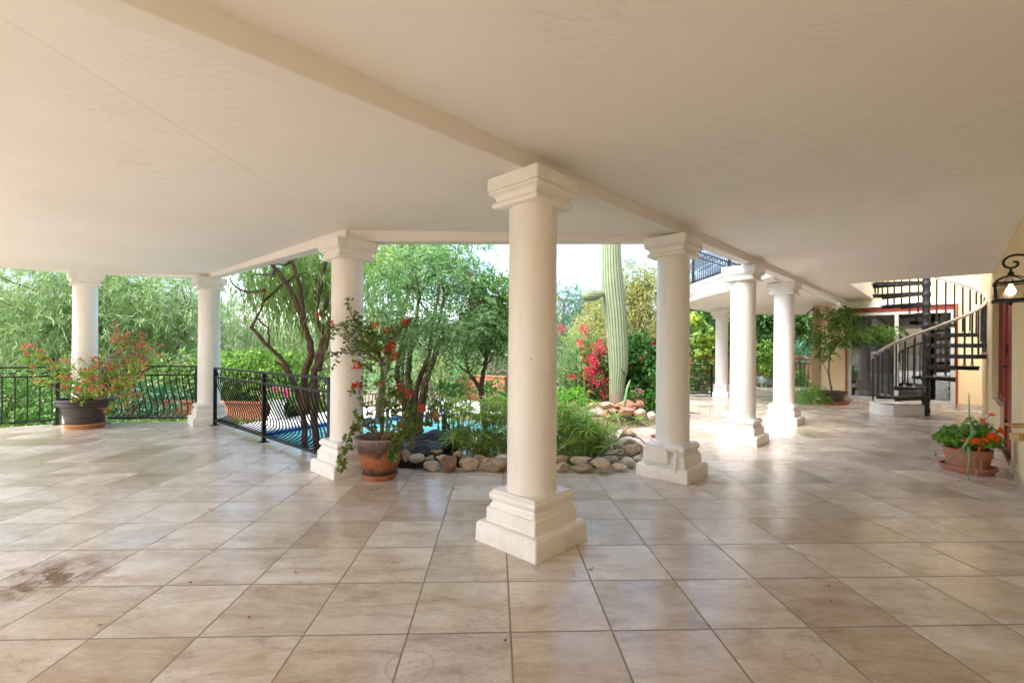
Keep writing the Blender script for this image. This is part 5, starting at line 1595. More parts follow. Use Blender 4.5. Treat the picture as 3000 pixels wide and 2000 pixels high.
def off(k, z):
    out = []
    for i, p in enumerate(ring_):
        t = (ring_[(i + 1) % nn] - ring_[i - 1]).normalized()
        n = Vector((t.y, -t.x, 0))
        if (p + n * 0.01 - cen).length < (p - cen).length:
            n = -n
        q = p + n * k
        out.append(Vector((q.x, q.y, z)))
    return out
M['bluetile'] = pm('blue_pool_tile', (0.004, 0.05, 0.36), (0.01, 0.09, 0.50), 20, 0.25)
M['basin'] = pm('pool_plaster', (0.10, 0.42, 0.46), (0.16, 0.50, 0.52), 2, 0.5)
loopstrip([off(0.12, ZD + 0.012), off(0.12, ZD + 0.035), off(0.0, ZD + 0.035), off(-0.012, ZD + 0.022), off(0.0, ZD + 0.0)], 'coping', M['white'], pool)
loopstrip([off(0.0, ZD + 0.001), off(0.0, ZD - 0.10)], 'tile_band', M['bluetile'], pool)
loopstrip([off(0.0, ZD - 0.10), off(-0.02, ZD - 0.5), off(-0.3, ZD - 0.6)], 'basin', M['basin'], pool, True)
def poolw():
    m, nt, b = new_mat('pool_water')
    b.inputs['Base Color'].default_value = (0.10, 0.45, 0.50, 1)
    b.inputs['Roughness'].default_value = 0.06
    n = nz(nt, tc(nt), 3.5, 3, 0.5, 0.6)
    r = ramp(nt, [(0.35, (0.05, 0.33, 0.42)), (0.65, (0.16, 0.55, 0.57))])
    nt.links.new(n.outputs['Fac'], r.inputs['Fac'])
    nt.links.new(r.outputs['Color'], b.inputs['Base Color'])
    bump(nt, b, n.outputs['Fac'], 0.25, 0.03)
    return m
wb = MB()
wr = off(-0.002, ZD - 0.045)
wb.add(wr, [tuple(range(nn))])
o = wb.put('water', poolw(), smooth=0)
tag(o, 'turquoise water of the swimming pool', 'water', kind='structure')
def deckr():
    out = off(0.9, ZD + 0.004)
    for i, p in enumerate(ring_):
        if p.y > 7.2:
            out[i] = Vector((p.x * 1.0 + (p.x + 1.5) * 0.35, p.y + 1.1, ZD + 0.06))
        if p.x < -2.5 and p.y < 7.6:
            out[i] = Vector((p.x - 0.9, p.y + 0.5, ZD + 0.004))
        if p.y < 6.6 and p.x > -3.0:
            out[i] = off(0.22, ZD + 0.004)[i]
    return out
b = loopstrip([off(0.119, ZD + 0.008), deckr(), [p + Vector((0, 0, -.3)) for p in deckr()]], 'pool_deck', M['deck'], None)
tag(b, 'pale concrete deck around the pool', 'pool deck', kind='structure')

# ================================================================ brick walls
def brick_mat(name, c1, c2, mortar, sc_=1.0):
    m, nt, b = new_mat(name)
    v = tc(nt)
    mp = nt.nodes.new('ShaderNodeMapping')
    mp.inputs['Rotation'].default_value = (PI / 2, 0, 0)
    nt.links.new(v, mp.inputs['Vector'])
    br = nt.nodes.new('ShaderNodeTexBrick')
    br.inputs['Color1'].default_value = (*c1, 1)
    br.inputs['Color2'].default_value = (*c2, 1)
    br.inputs['Mortar'].default_value = (*mortar, 1)
    br.inputs['Scale'].default_value = 1.0
    br.inputs['Brick Width'].default_value = 0.40 * sc_
    br.inputs['Row Height'].default_value = 0.12 * sc_
    br.inputs['Mortar Size'].default_value = 0.008
    nt.links.new(mp.outputs[0], br.inputs['Vector'])
    n = nz(nt, v, 9, 5)
    r = ramp(nt, [(0.3, (0.8, 0.78, 0.76)), (0.7, (1.08, 1.05, 1.02))])
    nt.links.new(n.outputs['Fac'], r.inputs['Fac'])
    nt.links.new(mixc(nt, 1.0, br.outputs['Color'], r.outputs['Color'], 'MULTIPLY'), b.inputs['Base Color'])
    b.inputs['Roughness'].default_value = 0.9
    bump(nt, b, br.outputs['Fac'], -0.4, 0.01)
    return m
M['brick'] = brick_mat('red_block', (0.36, 0.13, 0.065), (0.42, 0.17, 0.09), (0.26, 0.14, 0.09))
def brickwall(label, a, b, z0, z1, w=0.12, cap=True):
    a, b = Vector(a), Vector(b)
    c = (a + b) / 2
    t = thing('brick_wall', label, 'wall', (c.x, c.y, z0), math.atan2(b.y - a.y, b.x - a.x))
    ln = (b - a).length
    MB().box((0, 0, (z1 - z0) / 2), (ln, w, z1 - z0)).put('wall', M['brick'], t, smooth=0, world=False)
    if cap:
        MB().box((0, 0, z1 - z0 + 0.018), (ln + .03, w + 0.03, 0.034)).put('coping', M['brick'], t, smooth=0, world=False, bevel=0.004)
    return t
w1 = fl(1395, 1190, ZD)
brickwall('red block wall end beyond the pool with an iron gate post', (-1.6, 10.4, 0), (-0.12, 9.55, 0), ZD - .05, 0.43)
gt = thing('iron_gate', 'narrow black and red iron gate beside the red block wall end', 'gate', (0.02, 9.5, ZD))
g1 = MB()
for x in (-0.07, -0.03, 0.03, 0.09, 0.15, 0.21):
    g1.tube([(x, 9.5, ZD), (x, 9.5, 0.38)], 0.012, 6)
g1.put('bars', M['iron'], gt)
MB().tube([(0.0, 9.49, ZD), (0.0, 9.49, 0.62), (0.32, 9.49, 0.62), (0.32, 9.49, ZD)], 0.022, 6).put('gate_frame', pm('rust_red_paint', (0.40, 0.12, 0.06), (0.33, 0.09, 0.045), 8, 0.6), gt)
brickwall('low red brick wall behind the railing panel next to the corner column', (-7.2, 8.6, 0), (-4.35, 8.2, 0), -0.55, 0.02)
brickwall('red brick garden wall behind the second porch', (3.0, 12.7, 0), (7.2, 13.5, 0), -0.2, 0.86)
brickwall('red brick garden wall past the low picket fence', (7.3, 13.5, 0), (10.8, 13.9, 0), -0.2, 0.86)

# white garden pieces by the pool
ur = thing('white_planter', 'white pedestal planter with magenta flowers by the pool', 'planter', fl(812, 1228, ZD))
pu = Vector(ur.location)
MB().sqstack([(0.15, 0.0), (0.15, 0.05), (0.12, 0.06), (0.11, 0.26), (0.14, 0.29), (0.14, 0.33)]).v
mb = MB().lathe([(0.15, 0.0), (0.15, 0.05), (0.12, 0.07), (0.105, 0.16), (0.115, 0.27), (0.15, 0.29), (0.15, 0.33), (0.12, 0.335)], pu, 24)
mb.put('pedestal', M['white'], ur)
P, D = blob(pu + Vector((0, 0, .42)), (.26, .22, .10), 90, 0.1)
leafy(ur, 'foliage', L['shrub'], spray(P, D, 6, .06, .4, .05, .03, .8))
leafy(ur, 'blossom', L['fmag'], flower_geo([pu + Vector(v) for v in ((-.12, -.1, .46), (-.2, -.12, .42), (.18, -.1, .47), (.22, -.1, .43), (.05, -.16, .5))], 22, .05, .04))
sw = thing('white_seat_wall', 'low curved white wall beyond the pool', 'wall', (-0.9, 9.6, ZD))
sp_ = smooth_line([Vector((-2.1, 10.2, 0)), Vector((-1.5, 9.75, 0)), Vector((-0.7, 9.35, 0)), Vector((0.5, 9.0, 0)), Vector((1.2, 8.95, 0))], 4)
sb = MB()
for i in range(len(sp_) - 1):
    pass
vs = []
for i, p in enumerate(sp_):
    t = (sp_[min(i + 1, len(sp_) - 1)] - sp_[max(i - 1, 0)]).normalized()
    n = Vector((-t.y, t.x, 0)) * 0.12
    vs += [p - n + Vector((0, 0, ZD - .1)), p - n + Vector((0, 0, ZD + .16)), p + n + Vector((0, 0, ZD + .16)), p + n + Vector((0, 0, ZD - .1))]
sb.add(vs, [(i * 4 + j, i * 4 + (j + 1) % 4, i * 4 + 4 + (j + 1) % 4, i * 4 + 4 + j) for i in range(len(sp_) - 1) for j in range(4)] + [(0, 1, 2, 3)])
sb.put('wall', M['white'], sw, smooth=30)
rail2 = railing('picket_fence', 'thin black garden fence beyond the pool deck', (-4.6, 8.75, ZD), (-2.0, 9.7, ZD), n_pick=40, belly=False, scroll=False, zt=0.42, feet=False, group='black wrought iron railings', thick=0.9)
# ================================================================ trees and shrubs
def limbs(root, lines, mat, name='trunk', sub=4, n=9):
    b = MB()
    for pts, r0, r1 in lines:
        q = smooth_line([p if isinstance(p, Vector) else at(*p) for p in pts], sub)
        k = len(q)
        q = [p + Vector(rng.normal(size=3)) * 0.006 * (0 < i < k - 1) for i, p in enumerate(q)]
        b.tube(q, [r * (1 + 0.05 * math.sin(i * 1.3)) for i, r in enumerate(taper(k, r0, r1))], n)
    return b.put(name, mat, root)

def twigs(root, src, targets, mat, r0=0.012, bend=0.12, name='branch'):
    b = MB()
    for q in targets:
        s = src[rng.integers(len(src))] if isinstance(src, list) else src
        b.tube(smooth_line(curve(s, Vector(q), bend, 5), 2), taper(9, r0, 0.003), 5)
    return b.put(name, mat, root)

def tree(label, base, lobes, leaf, mode, n, Lt, droop, ll, lw, spread=.5, down=.3, keep=None, dens=1.0, trunk=None, mat='bark', gap=.35, name='tree', cat_='tree', group=None, hollow=1.8, freq=3.0, wide=None, upb=0.0, ntw=40, grow=0.0):
    t = thing(name, label, cat_, base, 0, group)
    if trunk:
        limbs(t, trunk, M[mat])
    G, TG = [], []
    for lb in lobes:
        c, r, m = lb[0], lb[1], max(8, int(lb[2] * dens))
        P, D = blob(c, r, m, gap, freq, hollow)
        TG += [P[i] for i in rng.integers(0, len(P), max(1, int(ntw * m / sum(l[2] for l in lobes))))]
        D = D * 0.8 + rng.normal(size=D.shape) * 0.45
        D[:, 2] += upb
        if keep is not None:
            k = keep(P) & keep(P + unit(D) * Lt * 1.3) & keep(P + unit(D) * Lt * .6)
            P, D = P[k], D[k]
        G.append(spray(P, D, n, Lt, droop, ll, lw, spread, mode, down))
    if trunk and ntw:
        src = []
        for pts, r0, r1 in trunk:
            for p in pts[len(pts) // 2:]:
                src.append(p if isinstance(p, Vector) else at(*p))
        tg = []
        b = MB()
        for q in TG:
            q = Vector(q)
            s = min(src, key=lambda p: (p - q).length + rng.uniform(0, .4))
            b.tube(smooth_line(curve(s, q, 0.10, 5), 2), taper(9, min(0.018, 0.012 + 0.004 * (q - s).length), 0.0025), 5)
        b.put('branch', M[mat], t)
    leafy(t, 'crown', L[leaf], cat(*G))
    return t

# two wispy willow-like acacias behind the corner columns
tree('wispy grey-green tree beyond the straight railing, nearest the picture edge', (-8.6, 9.3, -.4),
     [(at(70, 830, 9.0), (1.75, 1.3, .75), 620), (at(-80, 980, 9.0), (1.6, 1.3, .85), 520), (at(150, 960, 8.8), (1.15, .9, .62), 420), (at(300, 860, 9.6), (.9, .8, .8), 300), (at(60, 1065, 9.2), (1.3, .8, .35), 180)],
     'willow', 'spiral', 24, .48, .6, .17, .016, .55, .35, trunk=[([(262, 1240, 9.2), (235, 1160, 9.2), (180, 1090, 9.2), (105, 1010, 9.2), (50, 960, 9.2)], .10, .04), ([(150, 1050, 9.3), (190, 1035, 9.3), (260, 1045, 9.5)], .06, .07), ([(105, 1005, 9.2), (160, 960, 9.2), (195, 900, 9.2)], .035, .012)], ntw=46, group='wispy acacia trees beyond the railings', dens=.58)
tree('wispy grey-green tree with dark crooked limbs between two corner columns', (-7.0, 10.2, -.5),
     [(at(430, 860, 9.8), (1.35, 1.0, .75), 640), (at(520, 900, 9.8), (.55, .8, .9), 260), (at(400, 980, 9.7), (1.15, .9, .5), 420), (at(330, 900, 9.9), (.6, .7, .8), 260)],
     'willow', 'spiral', 24, .46, .55, .16, .016, .55, .35, trunk=[([(350, 1215, 9.6), (372, 1160, 9.6), (385, 1100, 9.6), (360, 1055, 9.6), (300, 1030, 9.6), (215, 1012, 9.6)], .085, .05), ([(385, 1100, 9.6), (440, 1080, 9.6), (500, 1050, 9.6), (545, 965, 9.7), (552, 900, 9.7)], .05, .02), ([(300, 995, 9.6), (330, 965, 9.6), (318, 920, 9.6), (300, 880, 9.6)], .045, .015), ([(420, 1215, 9.3), (480, 1180, 9.3), (560, 1165, 9.3), (585, 1110, 9.3), (590, 1060, 9.3)], .07, .05), ([(310, 985, 9.6), (350, 972, 9.6), (390, 955, 9.6)], .04, .02)], ntw=46, group='wispy acacia trees beyond the railings', dens=.58)
# understorey bushes
def bush(label, c, r, n, leaf, ll, lw, mode='spiral', nl=8, Lt=.16, gap=.25, name='shrub', cat_='shrub', fl=None, fn=0, fsz=.03, fr=.04, group=None, droop=.4, upb=.1, hollow=2.0, parts=None):
    g = gh(c[0], c[1])
    t = thing(name, label, cat_, (c[0], c[1], g), 0, group)
    G, FC = [], []
    for cc, rr, k in ([(c, r, n)] + (parts or [])):
        P, D = blob(cc, rr, k, gap, 3.5, hollow)
        D = D * .8 + rng.normal(size=D.shape) * .4
        D[:, 2] += upb
        G.append(spray(P, D, nl, Lt, droop, ll, lw, .8, mode))
        if fn:
            FC += [Vector(P[i]) + Vector(D[i]) * .05 for i in rng.integers(0, k, max(1, fn * k // n)) if D[i][1] < .35]
    leafy(t, 'foliage', L[leaf], cat(*G))
    st = MB()
    for _ in range(10):
        q = Vector(c) + Vector(rng.uniform(-.6, .6, 3)) * 1.0 * Vector(r).length * .5
        st.tube(smooth_line(curve(Vector((c[0] + rng.uniform(-.1, .1), c[1] + rng.uniform(-.1, .1), g - .05)), q, .1, 5), 2), taper(9, .016, .004), 5)
    st.put('stem', M['bark'], t)
    if fl:
        FC = FC or [Vector(c)]
        leafy(t, 'blossom', L[fl], flower_geo(FC, 14, fr, fsz))
    return t
GU = 'bushes under the acacias'
bush('green bush low behind the straight railing', at(30, 1180, 7.6), (.9, .5, .55), 420, 'shrub', .075, .035, group=GU)
bush('lighter yellow-green bush behind the straight railing pickets', at(150, 1150, 8.2), (.7, .5, .5), 300, 'ground', .07, .03, group=GU)
bush('leafy green bush at the railing foot behind the dark plastic pot', at(190, 1215, 7.6), (.75, .4, .33), 280, 'shrub', .07, .035, group=GU)
bush('bluish-green spreading bush behind the belly railing', at(430, 1165, 8.3), (.75, .5, .28), 330, 'teal', .06, .03, group=GU)
bush('bright yellow-green bush below the acacia limb', at(520, 1110, 8.8), (.7, .5, .45), 300, 'ground', .08, .035, group=GU)
bush('dark bush under the twisted trunk behind the dark plastic pot', at(330, 1170, 9.0), (.8, .5, .5), 320, 'dense', .08, .035, group=GU)
bush('green bush against the low red brick wall', at(610, 1130, 9.4), (.7, .4, .5), 300, 'shrub', .07, .03, group=GU)
# groundcover
gx = rng.uniform(-10.5, -4.2, 5200); gy = rng.uniform(6.3, 10.0, 5200)
P = np.stack([gx, gy, [gh(a, b) for a, b in zip(gx, gy)]], 1)
k = (gy > 6.45) & ~((gx > -5.4) & (gy < 7.3) & (gx > -4.6))
P = P[k]
G = spray(P, rng.normal(size=P.shape) * .5 + np.array([0, 0, 1.]), 6, .14, .2, .07, .03, .8)
o = leafy(None, 'undergrowth', L['ground'], G)
tag(o, 'low green undergrowth on the slope behind the railings', 'undergrowth', kind='stuff')
gx = rng.uniform(-.6, 1.2, 500); gy = rng.uniform(5.4, 8.0, 500)
gx2 = rng.uniform(.9, 3.0, 300); gy2 = rng.uniform(7.7, 9.2, 300)
gx, gy = np.concatenate([gx, gx2]), np.concatenate([gy, gy2])
k = ~((gx < .75) & (gy > 5.9)) 
gx, gy = gx[k], gy[k]
P = np.stack([gx, gy, [gh(a, b) for a, b in zip(gx, gy)]], 1)
o = leafy(None, 'undergrowth', L['fern'], spray(P, rng.normal(size=P.shape) * .5 + np.array([0, 0, 1.]), 6, .12, .2, .05, .02, .8))
tag(o, 'low green growth around the far side of the pond', 'undergrowth', kind='stuff')

# the tree right behind the long railing: dark twisted trunks, hanging leaves
d = 5.05
T3 = [([(938, 1352, d), (920, 1245, d), (921, 1143, d), (920, 1098, d), (934, 1039, d), (950, 985, d), (946, 967, d), (925, 935, d), (929, 883, d), (941, 827, d), (954, 765, d), (960, 700, d)], .068, .03),
      ([(893, 1345, d), (888, 1225, d), (870, 1150, d), (850, 1098, d), (834, 1066, d), (812, 1035, d), (790, 1016, d), (734, 957, d)], .055, .028),
      ([(734, 957, d), (752, 932, d), (772, 883, d), (775, 850, d)], .026, .008), ([(752, 935, d), (780, 955, d), (788, 985, d), (787, 1010, d)], .015, .02),
      ([(898, 1200, d), (893, 1098, d), (910, 1039, d), (907, 1001, d), (892, 950, d), (872, 899, d), (838, 830, d), (800, 776, d), (770, 720, d)], .068, .03),
      ([(950, 980, d), (966, 945, d), (976, 905, d), (985, 860, d)], .055, .035), ([(935, 1085, d), (940, 1039, d), (958, 1001, d), (976, 955, d), (990, 900, d)], .06, .03),
      ([(892, 945, d), (889, 924, d), (877, 835, d), (854, 761, d), (840, 700, d)], .042, .022),
      ([(946, 915, d), (958, 880, d), (978, 838, d), (995, 780, d)], .045, .025), ([(846, 1098, d), (826, 1072, d), (808, 1060, d)], .03, .018)]
lobes = []
for px, py, rx, rz_2, n, dd in ((870, 790, .42, .22, 210, 5.3), (780, 785, .38, .22, 190, 5.9), (935, 800, .30, .25, 80, 5.05), (730, 825, .28, .18, 110, 6.4), (815, 850, .30, .18, 90, 5.7), (905, 890, .2, .2, 25, 5.1), (860, 690, .8, .3, 200, 5.6), (1010, 720, .6, .3, 80, 5.2), (690, 800, .2, .2, 26, 6.5)):
    lobes.append((at(px, py, dd), (rx, .25, rz_2), n))
T3 = [(p, a * .6, b_ * .66) for p, a, b_ in T3]
tree('dark twisted multi-trunk tree with hanging narrow leaves behind the long belly railing', (-2.1, 5.05, -.25), lobes, 'hang', 'spiral', 16, .42, 1.0, .115, .015, .35, .75, trunk=T3, ntw=14, gap=.3, keep=lambda p: (p[:, 0] - L1.x) * .664 + (p[:, 1] - L1.y) * .748 > .22)
# yellowish narrow-leaved boughs over the feathery tree
tree('tall narrow-leaved tree with yellow-green boughs above the feathery tree', (-1.9, 7.2, -.3),
     [(at(1160, 740, 6.6), (.62, .5, .33), 220), (at(1240, 690, 6.8), (.7, .5, .4), 200), (at(1110, 850, 6.4), (.22, .3, .34), 70), (at(1090, 930, 6.4), (.2, .3, .2), 40)],
     'hang', 'spiral', 20, .36, .7, .12, .014, .45, .5, trunk=[([(1105, 1240, 6.6), (1125, 1100, 6.6), (1178, 930, 6.6), (1142, 805, 6.6), (1130, 700, 6.6)], .05, .02), ([(1178, 930, 6.6), (1210, 820, 6.7), (1240, 700, 6.8)], .035, .015)], ntw=30, gap=.3, mat='barkgrey')

# feathery multi-trunk tree in the middle
d = 4.95
T4 = [([(1196, 1310, d), (1190, 1200, d), (1167, 1118, d), (1161, 1101, d), (1170, 1050, d), (1178, 1005, d), (1183, 986, d), (1200, 930, d)], .042, .018),
      ([(1215, 1310, d), (1206, 1220, d), (1197, 1115, d), (1198, 1060, d), (1208, 1000, d), (1222, 930, d), (1230, 860, d)], .045, .014),
      ([(1222, 1310, d), (1232, 1200, d), (1249, 1118, d), (1268, 1060, d), (1282, 1019, d), (1304, 990, d), (1326, 964, d), (1350, 930, d)], .045, .014),
      ([(1210, 1240, d), (1227, 1118, d), (1254, 1046, d), (1262, 1000, d), (1270, 930, d), (1290, 830, d)], .034, .012), ([(1282, 1019, d), (1284, 990, d), (1282, 960, d), (1300, 880, d), (1330, 790, d)], .026, .010),
      ([(1176, 1310, d), (1183, 1230, d), (1179, 1130, d), (1185, 1040, d), (1192, 980, d)], .025, .010)]
lobes = []
for px, py, rx, rz_2, n, dz in ((1270, 800, .55, .28, 330, .2), (1200, 850, .40, .25, 170, .2), (1350, 830, .32, .28, 190, .15), (1310, 745, .35, .2, 150, .2), (1300, 935, .48, .12, 230, -.25), (1200, 965, .30, .13, 130, -.2), (1375, 955, .22, .16, 110, -.1), (1345, 1000, .18, .10, 40, 0), (1385, 880, .2, .2, 80, .1)):
    lobes.append((at(px, py, d + dz), (rx, .38, rz_2), n))
tf = tree('feathery fern-leaved tree with several thin trunks beyond the clay pot', (-1.05, 4.95, -.2), lobes, 'feather', 'pinnate', 22, .36, .6, .09, .015, trunk=T4, ntw=70, gap=.55, down=.22, dens=.40)
V, F = [], []
pod = []
for px, py in ((1340, 715), (1345, 722), (1182, 830), (1190, 845), (1211, 835), (1213, 845), (1285, 862), (1286, 870), (1326, 838), (1372, 790), (1378, 798), (1392, 785), (1380, 880), (1388, 886), (1402, 872), (1408, 880), (1120, 940), (1372, 872), (1366, 882), (1393, 822), (1333, 750)):
    pod.append(tuple(at(px + rng.uniform(-3, 3), py, d - .1)))
P = np.repeat(np.array(pod), 3, 0) + rng.normal(size=(len(pod) * 3, 3)) * .012
for i in range(len(pod)):
    Q = P[i * 3:i * 3 + 3]
    np_mesh('seed_pod', *leaf_geo(Q, rng.normal(size=Q.shape) * .12 + np.array([0, 0, -1.]), .075, .018, .5), M['pod'], tf)

# small-leaved tree half behind the front column
d = 5.2
T5 = [([(1423, 1310, d), (1422, 1249, d), (1415, 1190, d), (1410, 1146, d), (1413, 1110, d), (1419, 1075, d), (1424, 1046, d), (1422, 1000, d), (1424, 960, d), (1420, 900, d)], .036, .012),
      ([(1410, 1146, d), (1389, 1111, d), (1371, 1085, d), (1366, 1040, d), (1362, 1000, d)], .024, .008), ([(1424, 1050, d), (1440, 1000, d), (1455, 940, d), (1470, 880, d)], .022, .007), ([(1389, 1111, d), (1360, 1082, d), (1330, 1060, d), (1315, 1052, d)], .012, .005), ([(1376, 1093, d), (1386, 1075, d), (1388, 1050, d)], .012, .006)]
lobes = [(at(px, py, d + dz), (rx, .4, rz_2), n) for px, py, rx, rz_2, n, dz in ((1455, 870, .28, .25, 260, .1), (1480, 950, .25, .3, 240, .1), (1420, 960, .18, .25, 120, 0), (1530, 900, .3, .35, 160, .1), (1400, 1020, .14, .18, 60, 0), (1465, 1020, .2, .12, 60, .1))]
tree('slim forked tree with small bright leaves half hidden by the front column', (-.3, 5.2, -.2), lobes, 'small', 'spiral', 9, .18, .25, .05, .026, .7, .05, trunk=T5, ntw=60, gap=.4, upb=.5, dens=.7)
# grey-leaved bush by the block wall, and a leafy shrub by the pool
bush('dark green shrub against the red block wall', at(1445, 1150, 9.0), (.32, .25, .22), 170, 'dense', .06, .03)
bush('grey-green dusty bush behind the red block wall', at(1450, 1075, 12.0), (.75, .5, .5), 360, 'grey', .10, .03)
bush('pale yellow-green shrub on the far pool side', at(1345, 1120, 10.2), (.6, .4, .45), 260, 'ground', .09, .04)
bush('large-leaved young shrub on the near pool side', at(1300, 1170, 5.35), (.18, .12, .10), 26, 'small', .09, .05, gap=.4)
bush('dense green shrub beyond the feathery tree trunks', at(1210, 1100, 9.6), (1.1, .5, .5), 420, 'feather', .08, .03)
bush('orange-tinged dry bush behind the feathery tree', at(1265, 1065, 8.6), (.35, .3, .3), 90, 'bamboo', .07, .02, gap=.4)
# citrus bush behind the railing
bush('round citrus bush dotted with orange fruit behind the long belly railing', at(770, 1090, 8.9), (1.0, .6, .50), 800, 'citrus', .085, .042, parts=[(at(850, 1130, 8.8), (.7, .5, .4), 300), (at(690, 1120, 9.0), (.6, .5, .4), 300)], fl='forange', fn=30, fr=.022, fsz=.03, name='citrus_bush', cat_='citrus bush')
bush('flowering bed bush along the thin garden fence by the pool', at(880, 1185, 9.2), (1.1, .35, .28), 300, 'shrub', .07, .03, fl='forange', fn=12, fr=.03, fsz=.03)
# far saguaros
M['saguaro'] = None
def saguaro_mat(ribs):
    m, nt, b = new_mat('saguaro_skin')
    v = tc(nt)
    n = nz(nt, v, 5, 5)
    sp = nt.nodes.new('ShaderNodeSeparateXYZ')
    nt.links.new(v, sp.inputs[0])
    at_ = nt.nodes.new('ShaderNodeAttribute')
    at_.attribute_name = 'rib'
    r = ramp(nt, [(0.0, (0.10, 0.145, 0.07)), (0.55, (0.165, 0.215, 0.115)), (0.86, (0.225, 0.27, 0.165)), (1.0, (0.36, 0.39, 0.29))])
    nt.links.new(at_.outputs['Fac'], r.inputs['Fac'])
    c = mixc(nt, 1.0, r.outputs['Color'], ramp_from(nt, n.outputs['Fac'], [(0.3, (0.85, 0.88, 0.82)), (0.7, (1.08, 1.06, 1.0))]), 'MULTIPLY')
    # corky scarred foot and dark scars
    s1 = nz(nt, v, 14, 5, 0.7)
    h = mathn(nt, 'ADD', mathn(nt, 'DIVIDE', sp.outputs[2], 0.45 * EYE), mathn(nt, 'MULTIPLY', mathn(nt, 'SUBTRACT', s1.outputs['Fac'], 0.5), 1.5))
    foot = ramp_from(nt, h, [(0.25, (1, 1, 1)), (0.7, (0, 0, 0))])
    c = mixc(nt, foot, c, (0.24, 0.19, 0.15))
    n4 = nz(nt, v, 30, 2, 0.5)
    sc4 = ramp_from(nt, n4.outputs['Fac'], [(0.66, (0, 0, 0)), (0.72, (1, 1, 1))])
    c = mixc(nt, sc4, c, (0.13, 0.12, 0.10))
    nt.links.new(c, b.inputs['Base Color'])
    b.inputs['Roughness'].default_value = 0.7
    # rows of dark spine cushions down the ridge of every rib
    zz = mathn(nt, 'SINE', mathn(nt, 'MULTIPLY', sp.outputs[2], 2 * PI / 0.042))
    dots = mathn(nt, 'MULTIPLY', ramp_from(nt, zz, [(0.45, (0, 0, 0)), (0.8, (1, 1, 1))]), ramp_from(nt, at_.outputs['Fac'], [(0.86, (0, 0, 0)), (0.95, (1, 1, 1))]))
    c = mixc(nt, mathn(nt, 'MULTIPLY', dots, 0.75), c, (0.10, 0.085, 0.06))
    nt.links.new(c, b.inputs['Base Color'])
    bump(nt, b, n4.outputs['Fac'], 0.3, 0.01)
    return m
def ramp_from(nt, fac, stops):
    r = ramp(nt, stops)
    nt.links.new(fac, r.inputs['Fac'])
    return r.outputs['Color']
def ribbed(path, rad, ribs, root, name, mat, depth=0.10, seg=6):
    q = smooth_line(path, seg)
    k = len(q)
    n = ribs * 8
    vs, fs, rib = [], [], []
    s = None
    xs_ = np.linspace(0, 1, len(rad))
    for i, p in enumerate(q):
        t = (q[min(i + 1, k - 1)] - q[max(i - 1, 0)]).normalized()
        if s is None:
            s = t.cross(Vector((0, 1, 0.3))).normalized()
        s = (s - t * s.dot(t)).normalized()
        w = t.cross(s)
        R = float(np.interp(i / (k - 1), xs_, rad))
        for j in range(n):
            a = 2 * PI * j / n
            f = abs(math.cos(a * ribs / 2 + 0.25 * math.sin(i * .11)))
            g = f ** 0.55
            rr = R * (1 - depth + depth * g) * (1 + 0.01 * math.sin(i * 1.3 + j))
            vs.append(p + (s * math.cos(a) + w * math.sin(a)) * rr)
            rib.append(f ** 1.5)
    for i in range(k - 1):
        for j in range(n):
            jj = (j + 1) % n
            fs.append((i * n + j, i * n + jj, (i + 1) * n + jj, (i + 1) * n + j))
    fs.append(tuple(range(n - 1, -1, -1)))
    fs.append(tuple((k - 1) * n + j for j in range(n)))
    o = MB().add(vs, fs).put(name, mat, root, smooth=180)
    a = o.data.attributes.new('rib', 'FLOAT', 'POINT')
    a.data.foreach_set('value', np.array(rib, np.float32))
    return o
M['saguaro'] = saguaro_mat(16)
d = 7.15
cb_ = at(1806, 1182, d)
cac = thing('saguaro_cactus', 'tall pale saguaro cactus with one stubby arm rising out of its rock bed', 'cactus', (cb_.x, cb_.y, cb_.z - .05))
path = [at(1806, 1190, d), at(1808, 1120, d), at(1812, 1070, d), at(1808, 990, d), at(1803, 920, d), at(1796, 850, d), at(1792, 790, d), at(1790, 700, d), at(1787, 600, d), at(1785, 480, d), at(1784, 380, d)]
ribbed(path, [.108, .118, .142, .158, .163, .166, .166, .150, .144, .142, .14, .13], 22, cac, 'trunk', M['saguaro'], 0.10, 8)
path = [at(1772, 860, d - .03), at(1762, 861, d - .06), at(1748, 864, d - .10), at(1732, 866, d - .13), at(1717, 867, d - .15), at(1708, 866, d - .16), at(1704, 866, d - .16)]
ribbed(path, [.030, .045, .074, .084, .080, .055, .012], 14, cac, 'arm', M['saguaro'], 0.14, 5)
sc2 = MB()
for px, py, r in ((1826, 1090, .022), (1820, 1083, .012), (1829, 1098, .012)):
    sc2.lathe([(0, -r), (r * .8, -r * .5), (r, 0), (r * .7, r * .6), (0, r)], at(px, py, d - .146), 10, 1, .35)
sc2.put('scar', M['rubber'], cac)
for px, top, w, lb_ in ((843, 900, .26, 'taller of two distant saguaros seen over the citrus bush'), (866, 960, .24, 'shorter of two distant saguaros seen over the citrus bush')):
    b = at(px, 1090, 27)
    t = thing('saguaro_cactus', lb_, 'cactus', (b.x, b.y, b.z - .5), 0, 'distant saguaros')
    ribbed([at(px, 1110, 27), at(px, 1000, 27), at(px, (top + 1000) / 2, 27), at(px, top + 6, 27), at(px, top, 27)], [w, w, w, w * .9, w * .3], 12, t, 'trunk', M['saguaro'], .12, 3)
